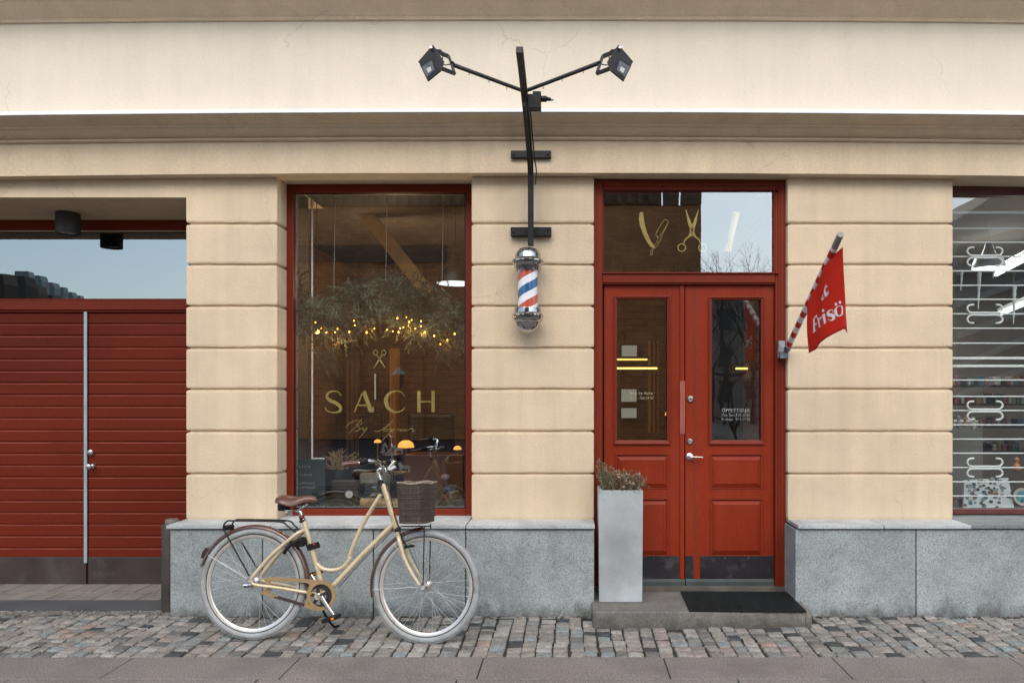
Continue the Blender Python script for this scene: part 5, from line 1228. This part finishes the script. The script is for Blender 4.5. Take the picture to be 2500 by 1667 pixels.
# carousel ornament (two tiers)
co = empty('metal_carousel', onshelf(958, 5.85), 'two tier silver metal candle carousel with tree and animal cut outs', 'ornament')
def mC(u_, v_, D=5.8): return IW(840+u_/7.84, 1010+v_/7.84, D)
mb = MB(); mb.tube([mC(912, 440), mC(912, 1150)], .0045, 8); mb.tube([mC(925, 800), mC(925, 1000)], .009, 8); mb.sph(mC(915, 600), .013, 10); mb.build('post', M['steel'], co, smooth=60)
mb = MB(); mb.tube([mC(902+36*math.cos(a), 380+58*math.sin(a)) for a in [k*math.pi/8 for k in range(16)]], .0035, 6, closed=True); mb.build('ring', M['chrome'], co, smooth=60)
for v_, rx in ((780, 200), (1130, 270)):
    c = mC(925, v_); MB().lathe([(0, 0), (rx/7.84*5.8/F, 0), (rx/7.84*5.8/F, .006), (0, .006)], c, n=28).build('tier', M['steel'], co)
def cut(u_, v_, s_, kind):
    mb = MB(); z = lambda a, b_: mC(u_+a*s_, v_-b_*s_, 5.70)
    if kind == 'tree': poly = [(-4, 0), (-4, 10), (-32, 10), (-14, 28), (-26, 28), (-10, 46), (-20, 46), (0, 80), (20, 46), (10, 46), (26, 28), (14, 28), (32, 10), (4, 10), (4, 0)]
    else: poly = [(-34, 0), (-34, 34), (-42, 52), (-46, 70), (-36, 66), (-34, 80), (-28, 66), (-18, 72), (-22, 56), (-14, 48), (30, 48), (36, 40), (34, 0), (24, 0), (20, 26), (-14, 26), (-22, 0)]
    mb.prism([z(a, b_) for a, b_ in poly], (0, .003, 0)); mb.build('cut_out', M['steel'], co)
cut(780, 775, 3.0, 'tree'); cut(1040, 770, 2.5, 'elk'); cut(855, 1060, 2.2, 'tree'); cut(1160, 1120, 2.9, 'elk'); cut(850, 770, 2.0, 'elk')
# table lamps with yellow glass shades
M['lampg'] = emit('lamp_glass_yellow', (1, .46, .10), .62); M['brass'] = pm('brass', (.55, .36, .10), .35, metal=.8)
def tlamp(px, py, w_, D, label, left_cut=False):
    c = IW(px, py, D); s_ = D/F; e = empty('table_lamp', Vector((c.x, c.y, .9)), label, 'table lamp', 'yellow glass table lamps in the salon')
    MB().lathe([(w_*s_, 0), (w_*.94*s_, w_*.35*s_), (w_*.75*s_, w_*.65*s_), (w_*.4*s_, w_*.86*s_), (0, w_*.9*s_)], c, n=24).build('shade', M['lampg'], e, smooth=60)
    MB().tube([c, c+Vector((0, 0, -.32))], .008, 8).build('stem', M['brass'], e); MB().lathe([(0, 0), (.06, 0), (.05, .02), (0, .025)], c+Vector((0, 0, -.345)), n=16).build('base', M['brass'], e, smooth=40)
tlamp(991, 1092, 20, 7.0, 'yellow glass table lamp glowing right of the carousel'); tlamp(922, 1080, 9, 7.6, 'small yellow table lamp glowing left of the carousel'); tlamp(1117, 1097, 10, 6.9, 'yellow table lamp at the right edge of the salon window'); tlamp(1640, 1014, 17, 7.2, 'pale yellow table lamp behind the left door pane')
# mirrors, windows to the yard, curtain, desks
M['bright'] = emit('daylit_glass', (.72, .78, .70), .12)
def yard(px0, py0, px1, py1, D, label):
    e = MB().pbox(px0-3, py0-3, px1+3, py1+3, D-CD, .06).build('yard_window', pm('dark_sash', (.04, .03, .025), .5), label=label, cat='window', group='rear yard windows seen through the salon')
    MB().pbox(px0, py0, px1, py1, D-CD-.004, .003).build('pane', M['bright'], e); return e
yard(1517, 950, 1554, 980.5, 9.1, 'small rear window behind the left door pane, upper of two'); yard(1517, 996, 1554, 1020, 9.1, 'small rear window behind the left door pane, lower of two')
yard(1518, 843, 1555, 873, 9.1, 'rear window above the yellow light strip')
yard(914, 912, 917.5, 975, 8.2, 'narrow slit of daylight between the letters A and C'); yard(910, 992, 912, 1060, 8.2, 'thin slit of daylight below the letter A')
def cloth(name, px0, px1, py0, py1, D, m, lab, cat, folds=3, amp=.03):
    mb = MB(); n_ = 30; v_ = []
    for i in range(n_+1):
        x_ = px0+(px1-px0)*i/n_; y_ = D-CD+amp*math.cos(i/n_*folds*2*math.pi)
        v_ += [Vector((WX(x_, D-CD), y_, WZ(py0, D-CD))), Vector((WX(x_, D-CD), y_, WZ(py1, D-CD)))]
    mb.add(v_, [(2*i, 2*i+1, 2*i+3, 2*i+2) for i in range(n_)]); return mb.build(name, m, smooth=80, label=lab, cat=cat)
cloth('curtain', 1583, 1612, 832, 1055, 8.3, pm('ochre_curtain', (.48, .25, .05), .7, var=.1), 'ochre curtain hanging behind the left door pane', 'curtain')
cloth('curtain', 948, 974, 850, 1110, 7.9, pm('ochre_curtain2', (.40, .20, .05), .7, var=.1), 'ochre curtain behind the letter C in the salon window', 'curtain', 2)
cloth('curtain', 842, 876, 880, 1110, 8.1, pm('brown_curtain', (.16, .085, .045), .8, var=.1), 'brown curtain behind the letter A in the salon window', 'curtain', 3)
for y_, x1_, D_, lab in ((898.5, 1604, 7.2, 'lower glowing yellow light strip'), (877, 1580, 7.9, 'upper glowing yellow light strip')):
    e = empty('light_strip', IW(1530, y_, D_), lab+' across the salon', 'light strip', 'yellow light strips in the salon')
    a = IW(1440, y_, D_); b_ = IW(x1_, y_, D_); MB().box(a.x, b_.x, a.y-.02, a.y+.02, a.z-.010, a.z+.006).build('tube', emit('warm_tube', (1, .55, .12), 2.2 if y_ > 890 else 1.2), e)
    MB().box(a.x, b_.x+.02, a.y-.022, a.y+.03, a.z+.007, a.z+.03).build('rail', M['blackp'], e)
for sx, D_ in ((1720, 7.2),):
    e = empty('light_strip', IW(1790, 899, D_), 'short glowing yellow light strip behind the right door pane', 'light strip', 'yellow light strips in the salon')
    a = IW(1797, 899, 6.8); b_ = IW(1858, 899, 6.8); MB().box(a.x, b_.x, a.y-.02, a.y+.02, a.z-.010, a.z+.006).build('tube', emit('warm_tube2', (1, .55, .12), 1.6), e)
dk = empty('salon_desk', IW(1590, 1060, 7.6), 'dark wooden counter inside the salon door', 'desk')
MB().box(.6, 1.25, 2.2, 2.8, .12, 1.0).build('body', pm('dark_oak', (.09, .05, .025), .4, var=.3), dk, bevel=.005); MB().box(.57, 1.28, 2.17, 2.83, 1.001, 1.03).build('desk_top', pm('desk_top', (.14, .075, .03), .3), dk, bevel=.004)
MB().box(.98, 1.61, 1.62, 1.75, .12, 2.75).build('backdrop', pm('dark_backdrop', (.018, .015, .013), .5, var=.3), bevel=.004, label='dark partition panel added to keep the right door pane dark', cat='backdrop')  # added to darken what shows through the right door pane
cb = empty('sideboard', IW(1000, 1150, 6.9), 'brown leather topped sideboard on the right side of the salon window', 'sideboard')
MB().box(WX(985, 1.5), WX(1130, 1.5), 1.5, 1.9, .12, .98).build('body', pm('red_brown_wood', (.13, .05, .022), .4, var=.3), cb, bevel=.005)
for px_, py_, r_, col, lab in ((1088, 1165, .034, (.18, .13, .12), 'round brown hat block on the right of the salon shelf'), (1100, 1195, .05, (.03, .04, .07), 'dark blue bundle wound with cord on the salon shelf')):
    mb = MB(); c = IW(px_, py_, 5.8); n0 = [c+Vector((math.cos(a)*r_*(1+.1*math.sin(3*a)), 0, 0)) for a in (0,)]
    mb.sph(c, r_, 14, (1.2, .8, .8)); mb.build('bundle', pm('bundle', col, .6, var=.4, vs=30), smooth=80, label=lab, cat='bundle')
mb = MB()
for k in range(16):
    c = IW(1106+random.uniform(-12, 12), 1200+random.uniform(-14, 14), 5.70); r_ = random.uniform(.02, .05); a0 = random.uniform(0, 3)
    mb.tube([c+Vector((math.cos(a)*r_, random.uniform(-.004, .004), math.sin(a)*r_*.8)) for a in [a0+k2*.4 for k2 in range(9)]], .0014, 5)
mb.build('cord_coil', pm('pale_cord', (.32, .26, .18), .7), label='tangle of pale cord at the right of the salon shelf', cat='cord')
# threads with hooks hanging from the ceiling of the window
for i, (px_, y1_) in enumerate(((819, 700), (945, 735), (1083, 705))):
    th = empty('hanging_thread', IW(px_, y1_, 5.72), ('left', 'middle', 'right')[i]+' thread holding up the spruce garland, hooked at the top of the window', 'thread', 'threads holding the spruce garland')
    MB().tube([IW(px_, 470, 5.72), IW(px_-2, (470+y1_)/2, 5.72), IW(px_-4, y1_, 5.72)], .0016, 5).build('thread', pm('pale_thread', (.55, .53, .5), .6), th)
    mb = MB(); c = IW(px_, 484, 5.715); mb.tube([c+Vector((.012*math.cos(a), 0, .022*math.sin(a))) for a in [k*math.pi/6 for k in range(12)]], .0022, 5, closed=True); mb.sph(c+Vector((.006, 0, .02)), .013, 8); mb.build('hook', pm('clear_hook', (.4, .4, .4), .3), th)
# barber chairs further inside
for px_, D_, lab in ((1040, 7.6, 'black barber chair at the right of the salon window'), (860, 7.9, 'black barber chair behind the plant pot')):
    ch = empty('barber_chair', W(px_, 960, D_-CD), lab, 'chair', 'barber chairs in the salon'); o = W(px_, 960, D_-CD); o.z = .12
    MB().box(o.x-.26, o.x+.26, o.y-.25, o.y+.25, .60, .74).build('seat', M['blackp'], ch, bevel=.03); MB().box(o.x-.25, o.x+.25, o.y+.22, o.y+.32, .74, 1.34).build('backrest', M['blackp'], ch, bevel=.04)
    MB().tube([o, o+Vector((0, 0, .48))], .04, 12).build('pedestal', M['chrome'], ch); MB().lathe([(0, 0), (.3, 0), (.28, .03), (0, .04)], o, n=20).build('base', M['chrome'], ch)
    for s_ in (-1, 1): MB().tube([o+Vector((s_*.28, .2, .74)), o+Vector((s_*.28, -.2, .76))], .025, 8).build('armrest', M['chrome'], ch)
# ================================================================= RIGHT SHOP
gd = empty('security_grille', IW(2420, 1000, 5.62), 'white horizontal bar grille with hook shaped scrolls behind the right window', 'grille')
def gb(py, r_=.0042, thick=0): return [IW(2296, py, 5.6), IW(2780, py, 5.6)]
ys_ = [558, 592, 626.7, 661.8, 697, 731, 766.3, 801.6, 838, 928-0.3, 967.6, 1002, 1037, 1071.7, 1106, 1141, 1175.8, 1210.3]
for y_ in ys_:
    MB().tube(gb(y_), .0052, 8).build('bar', M['white'], gd, smooth=60)
for y_ in (519, 874, 893): a, b_ = gb(y_); MB().box(a.x, b_.x, a.y-.006, a.y+.006, a.z-.009, a.z+.009).build('flat_bar', M['white'], gd)
for px_ in (2404.5, 2640):
    for y_ in (626.7, 766.3, 1002, 1141):
        mb = MB()
        for sy in (-1, 1):
            for sx in (-1, 1):
                q = lambda a, b_: IW(px_+sx*a, y_+sy*b_, 5.585)
                mb.tube(catmull([q(0, 3), q(32, 3), q(40, 7), q(43, 14), q(38, 21), q(27, 22.5)], 4), .0072, 8)
        mb.build('scroll', M['white'], gd, smooth=60)
M['ice'] = pm('clear_acrylic_icicle', (.62, .66, .66), .12, var=.3, vs=60)
for i, (px_, ya, yb, w_, lab) in enumerate(((2348.5, 660, 710, 4.0, 'leftmost short acrylic icicle ornament in the right window'), (2391, 665, 755, 5.2, 'longest acrylic icicle ornament below the pendant lamp'), (2477, 697, 791, 5.0, 'acrylic icicle ornament at the right edge of the photo'), (2427, 664, 680, 3.0, 'tiny acrylic icicle ornament beside the fluorescent tube'))):
    e = empty('icicle', IW(px_, yb, 5.75), lab, 'ornament', 'acrylic icicles in the right window'); mb = MB(); n_ = 14
    P = [IW(px_-(px_-2350)*.0-3*k/n_, ya+(yb-ya)*k/n_, 5.75) for k in range(n_+1)]
    mb.tube(P, [w_*5.75/F*(1-.75*k/n_)*(1+.18*math.sin(k*2.4)) for k in range(n_+1)], 8); mb.build('rod', M['ice'], e, smooth=50)
    MB().tube(catmull([P[0], P[0]+Vector((-.008, 0, .05)), P[0]+Vector((.004, 0, .12))], 4), .0012, 5).build('hanger', M['brass'], e)
pd2 = empty('pendant_lamp', IW(2412, 660, 6.6), 'bright round pendant lamp in the right shop', 'lamp'); s_ = 6.6/F; cc = IW(2414, 655, 6.6)
MB().lathe([(38*s_, 0), (36*s_, 10*s_), (30*s_, 26*s_), (16*s_, 34*s_), (10*s_, 50*s_), (8*s_, 60*s_), (0, 60*s_)], cc, n=32).build('shade', pm('grey_glass_shade', (.45, .46, .44), .3), pd2, smooth=50)
MB().lathe([(0, -.012), (30*s_, -.006), (37*s_, .0), (37*s_, .004), (0, .004)], cc, n=32).build('diffuser', emit('cool_diffuser', (1, 1, 1), 1.6), pd2, smooth=50)
MB().tube([cc+Vector((0, 0, .18)), Vector((cc.x, cc.y, FZ))], .003, 6).build('cord', M['white'], pd2)
pl_ = bpy.data.lights.new('shop_fill_light', 'AREA'); pl_.energy = 30; pl_.color = (1, .96, .9); pl_.size = 1.2  # area light added under the ceiling to brighten the shop beside its tubes
po = bpy.data.objects.new('shop_fill_light', pl_); link(po, pd2, (3.9, 2.3, FZ-.08))
for (a, b_, c_, d_, D0, D1, lab) in ((2432, 668, 2560, 600, 7.6, 6.2, 'upper fluorescent tube light running across the right shop ceiling'), (2440, 766, 2570, 712, 8.8, 7.6, 'lower fluorescent tube light further back in the right shop')):
    e = empty('tube_light', IW(a, b_, D0), lab, 'tube light', 'fluorescent tubes in the right shop'); P0, P1 = IW(a, b_, D0), IW(c_, d_, D1)
    MB().tube([P0, P1], .030, 8).build('tube', emit('cool_tube', (.95, 1, 1), 1.5), e, smooth=60); MB().tube([P0+Vector((0, .0, .045)), P1+Vector((0, 0, .045))], .028, 6).build('fitting', M['white'], e)
cols = [(.20, .07, .06), (.26, .19, .08), (.06, .11, .16), (.22, .21, .19), (.08, .15, .13), (.19, .10, .16), (.03, .03, .03), (.12, .07, .04), (.32, .32, .30)]
cm = [pm('box_colour_%s' % n_, c_, .5) for n_, c_ in zip(('red', 'yellow', 'blue', 'grey', 'teal', 'pink', 'black', 'brown', 'white'), cols)]
cn = ('red', 'yellow', 'blue', 'grey', 'teal', 'pink', 'black', 'brown', 'white')
sh = empty('shop_shelving', IW(2400, 1150, 8.0), 'dark shelving along the back of the right shop', 'shelving')
for y_ in (940, 985, 1040, 1100): a = IW(2200, y_, 8.0); b_ = IW(2700, y_, 8.0); MB().box(a.x, b_.x, a.y, a.y+.35, a.z-.02, a.z).build('shelf', M['dark'], sh)
for r_, y_ in enumerate((939.5, 984.5, 1039.5, 1099.5)):
    px_ = 2310
    while px_ < 2500:
        w_ = random.uniform(5, 14); h_ = random.uniform(12, 24); k = random.randrange(9); a = IW(px_, y_-h_, 8.02)
        o_ = MB().pbox(px_, y_-h_, px_+w_, y_+.6, 8.05-CD, random.uniform(.08, .16)).build('stock_box', cm[k], bevel=.004, cat='box', group='stock on the shelves of the right shop', label='%s box standing on the %s shelf of the right shop' % (cn[k], ('top', 'second', 'third', 'lowest')[r_]))
        px_ += w_+random.uniform(.5, 5)
# jewellery board in the window
jb = empty('brooch_board', IW(2410, 1240, 5.75), 'slanted white board covered with small brooches at the bottom of the right window', 'display board')
q = [IW(2352, 1240, 5.7), IW(2476, 1240, 5.7), IW(2462, 1166, 5.9), IW(2354, 1171, 5.9)]; mb = MB(); mb.hexa(q, [p+Vector((0, .02, -.01)) for p in q]); mb.build('board', pm('white_card', (.50, .56, .58), .6), jb)
for i in range(70):
    u, v = random.random(), random.random(); p = q[0].lerp(q[1], u).lerp(q[3].lerp(q[2], u), v)+Vector((0, -.006, .002)); k = random.choice([3, 6, 7, 6, 4, 2, 8, 1, 7]); r_ = random.uniform(.008, .02)
    mb = MB(); kk = random.choice([5, 6, 8, 14]); mb.prism([p+Vector((math.cos(a)*r_*random.uniform(.7, 1.1), 0, math.sin(a)*r_*random.uniform(.7, 1.0))) for a in [2*math.pi*z_/kk for z_ in range(kk)]], (0, -.008, 0)); mb.build('brooch', cm[k] if random.random() < .7 else M['steel'], jb)
fcol = [(.30, .14, .07), (.45, .40, .33), (.10, .07, .05), (.5, .2, .08), (.2, .24, .28)]
for i, (px_, py_, h_) in enumerate(((2316, 1238, 46), (2334, 1240, 30), (2345, 1239, 22), (2318, 1040, 40), (2340, 1044, 30), (2356, 1042, 24), (2376, 1046, 28), (2392, 1044, 20), (2482, 1150, 34))):
    s_ = 5.95/F; cc = IW(px_, py_, 5.95); k = i % 5; prof_ = [(0, 0), (.16, 0), (.2+.05*(i % 3), .15), (.26, .35), (.15, .55), (.1, .62), (.17, .74), (.18, .86), (.1, .97), (0, 1)]
    MB().lathe([(r_*h_*s_, z_*h_*s_) for r_, z_ in prof_], cc, n=16).build('figurine', pm('figurine_glaze_%d' % k, fcol[k], .35, var=.4, vs=30), smooth=60, cat='figurine', group='small figurines in the right shop window', label='small %s figurine in the right shop window' % ('terracotta', 'cream', 'dark brown', 'orange', 'slate blue')[k])
pte = empty('painted_plate', IW(2494, 1235, 5.72), 'painted plate propped at the bottom right of the shop window', 'plate'); c = IW(2494, 1212, 5.72)
MB().lathe([(0, 0), (.045, 0), (.068, .008), (.068, .011), (.045, .004), (0, .004)], c, (0, -1, .15), 28).build('rim', pm('cream_plate', (.5, .47, .4), .25), pte, smooth=40); MB().lathe([(0, 0), (.046, 0), (.046, .002), (0, .002)], c+Vector((0, -.0065, .001)), (0, -1, .15), 24).build('picture', pm('painted_picture', (.06, .25, .30), .3, var=.6, vs=30), pte)
wcase = empty('glass_case', IW(2370, 1100, 6.2), 'pale glass display case behind the scrolls of the grille', 'display case'); MB().pbox(2310, 1026, 2404, 1230, 6.15-CD, .3).build('case', pm('pale_case', (.17, .165, .15), .4), wcase, bevel=.03)
# ================================================================= ACROSS THE STREET (seen mirrored in the panes)
def OP(px, py, L, g=.19):      # real position of something mirrored at distance L
    return Vector(((px-PX)*L/F, g-(L-(CD+g)), CZ-(py-PY)*L/F))
bb = empty('brick_building', (-3.5, -19.5, 0), 'large red brown brick hall across the street, mirrored in the panes', 'building')
xR = OP(1709, 0, 25).x; xL = -9.6; yF = OP(0, 0, 25).y; zt_ = 12.5
s1, s2, s3, s4 = [OP(p_, 0, 25).x for p_ in (1613, 1620, 1655, 1663)]; zsl = OP(0, 521, 25).z
M['obrick'] = brick('street_brick', (.72, .30, .11), (.50, .20, .07), (.26, .15, .09), 1.0)
M['obrickd'] = brick('dark_band_brick', (.26, .14, .075), (.15, .085, .05), (.12, .09, .06), 1.0)
zb1 = OP(0, 505, 25).z
mb = MB(); mb.box(xL, xR, yF-6, yF, 0, zb1-.001); mb.build('wall', M['obrick'], bb)
mb = MB()
for a, b_ in ((xL, s1), (s2, s3), (s4, xR)): mb.box(a-.001, b_+.001, yF-.4, yF+.08, zb1, zt_)
mb.build('upper_wall', M['obrickd'], bb)
mb = MB(); mb.box(xL+.2, OP(1090, 0, 25).x, yF, yF+.06, OP(0, 641, 25).z, OP(0, 598, 25).z); mb.build('brick_band', M['obrickd'], bb)
for px_ in (700, 860, 1020, 1180, 1340, 1500, 1660):
    x_ = OP(px_, 0, 25).x; MB().box(x_-.22, x_+.22, yF, yF+.14, 0, OP(0, 645, 25).z).build('pilaster', M['obrick'], bb)
mb = MB()
for i in range(40):
    x_ = xL+.3+i*.36
    if x_ < s1-.25: mb.box(x_, x_+.17, yF+.081, yF+.2, zb1+.0, zb1+.45)
mb.build('corbels', M['obrickd'], bb)
bx_ = MB().box(-28, xL-8.5, yF-4, yF+1.5, 0, OP(0, 790, 25).z).build('low_building', pm('grey_render', (.2, .19, .18), .8), label='low grey building far left across the street', cat='building')
# stepped row of dark roofs to the left, mirrored in the garage glass
rw = empty('row_building', (-15, -13, 0), 'dark row of stepped roofs across the street, mirrored in the garage glass', 'building')
for i, (px0, px1, py0, L_, col) in enumerate(((-200, -40, 600, 15, 0), (-45, 12, 668, 17, 0), (28, 63, 676, 19, 0), (66, 92, 697, 22, 0), (95, 128, 720, 25, 0), (-200, 150, 734, 27, 0),
        (34, 72, 664, 31, 1), (74, 103, 674, 33, 1), (97, 130, 689, 35, 1), (132, 152, 699, 37, 1), (140, 178, 713, 39, 1), (176, 196, 722, 41, 1))):
    a_ = OP(px0, py0, L_, .73); b_ = OP(px1, py0, L_, .73); m_ = pm('dark_tiles', (.07, .055, .045), .7) if col == 0 else pm('ghost_image_pale', (.22, .25, .27), .7)  # pale steps imitate the ghost image of a second pane
    mb = MB(); mb.prism([(a_.x, a_.y, 0), (b_.x, a_.y, 0), (b_.x, a_.y, a_.z-.25), (b_.x-(b_.x-a_.x)*.12, a_.y, a_.z), (a_.x, a_.y, a_.z)], (0, -.4, 0)); mb.build('roof_step', m_, rw)
# bare trees to the right
M['bark'] = pm('bare_bark', (.075, .058, .048), .85, var=.3, vs=6)
def tree(px_, L_, H_, seed, label):
    random.seed(seed); base = OP(px_, 960, L_); base.z = 0
    e = empty('bare_tree', base, label, 'tree', 'bare trees across the street'); trk = MB(); crn = MB()
    def grow(p, d, L, r, lv, mbx):
        q = p+d*L; mid_ = p.lerp(q, .5)+rv(L*.05); mbx.tube([p, mid_, q], [r, r*.85, r*.7], 5 if lv < 2 else 3, caps=False)
        if lv >= 7: return
        for k in range(2 if lv else 3):
            dd = (d+rv(.42)+Vector((0, 0, .16))).normalized(); grow(q, dd, L*random.uniform(.66, .86), r*.62, lv+1, crn)
        if lv > 1 and random.random() < .6: grow(mid_, (d+rv(.7)).normalized(), L*.6, r*.45, lv+1, crn)
    grow(base, Vector((0, 0, 1)), H_*.27, H_*.015, 0, trk)
    trk.build('trunk', M['bark'], e); crn.build('crown', M['bark'], e)
tree(1735, 44, 9.8, 3, 'smaller bare tree next to the brick hall across the street'); tree(1772, 40, 9.4, 5, 'dense bare tree, second from the brick hall'); tree(1838, 38, 9.5, 11, 'tallest bare tree across the street, mirrored above the door'); tree(1885, 42, 9.8, 13, 'bare tree at the right of the row across the street'); tree(1790, 15, 2.9, 21, 'near bare young tree mirrored in the right door pane')
random.seed(77)
tb_ = empty('town_house', (8, -32, 0), 'pale town house with rows of windows mirrored in the right door pane', 'building')
a = OP(1722, 0, 50); b_ = OP(2250, 0, 50); zt_ = OP(0, 705, 50).z
MB().box(a.x, b_.x, a.y-6, a.y, 0, zt_).build('wall', pm('pale_render', (.42, .35, .28), .8, var=.1), tb_); MB().box(a.x-.3, b_.x+.3, a.y-6, a.y+.5, zt_, zt_+.35).build('eaves', pm('dark_eaves', (.08, .07, .06), .7), tb_)
for i in range(9):
    for j in range(3):
        x_ = a.x+.9+i*1.6; z_ = .9+j*2.4
        if z_+1.5 < zt_: MB().box(x_, x_+.85, a.y, a.y+.05, z_, z_+1.5).build('window', pm('dark_window', (.10, .10, .10), .2) if (i+j) == 0 else bpy.data.materials['dark_window'], tb_)
hb_ = empty('plaster_building', (16, -20, 0), 'tall pale building with a sloping gable mirrored in the right shop window', 'building')
L_ = 22; P = [OP(2338, 535, L_), OP(2425, 478, L_), OP(2560, 400, L_), OP(2900, 400, L_), OP(2900, 1090, L_), OP(2338, 1090, L_)]
mb = MB(); mb.prism(P, (0, -5, 0)); mb.build('wall', pm('stone_render', (.30, .27, .24), .8, var=.15, vs=.6), hb_)
mb = MB()
for k in range(6):
    a, b_ = OP(2338, 600+k*75, L_), OP(2700, 500+k*62, L_); mb.hexa([a+Vector((0, .0, 0)), a+Vector((0, .25, 0)), a+Vector((0, .25, .18)), a+Vector((0, 0, .18))], [b_, b_+Vector((0, .25, 0)), b_+Vector((0, .25, .18)), b_+Vector((0, 0, .18))])
mb.build('string_courses', pm('pale_stone', (.5, .47, .42), .8), hb_)
# street lantern mirrored in the salon window
ln = empty('street_lantern', OP(971, 960, 16), 'green copper street lantern on a short post across the road', 'street lamp'); c = OP(971, 915, 16)
MB().lathe([(0, .17), (.03, .16), (.05, .12), (.13, .05), (.155, .0), (.15, -.015), (0, -.015)], c, n=20).build('hood', pm('verdigris', (.22, .42, .36), .5), ln, smooth=40)
MB().lathe([(0, 0), (.10, 0), (.13, .30), (0, .30)], c+Vector((0, 0, -.32)), n=6).build('lantern_glass', pm('smoky_glass', (.05, .07, .07), .15), ln); MB().tube([Vector((c.x, c.y, 0)), c+Vector((0, 0, -.32))], .05, 10).build('post', M['blackm'], ln)
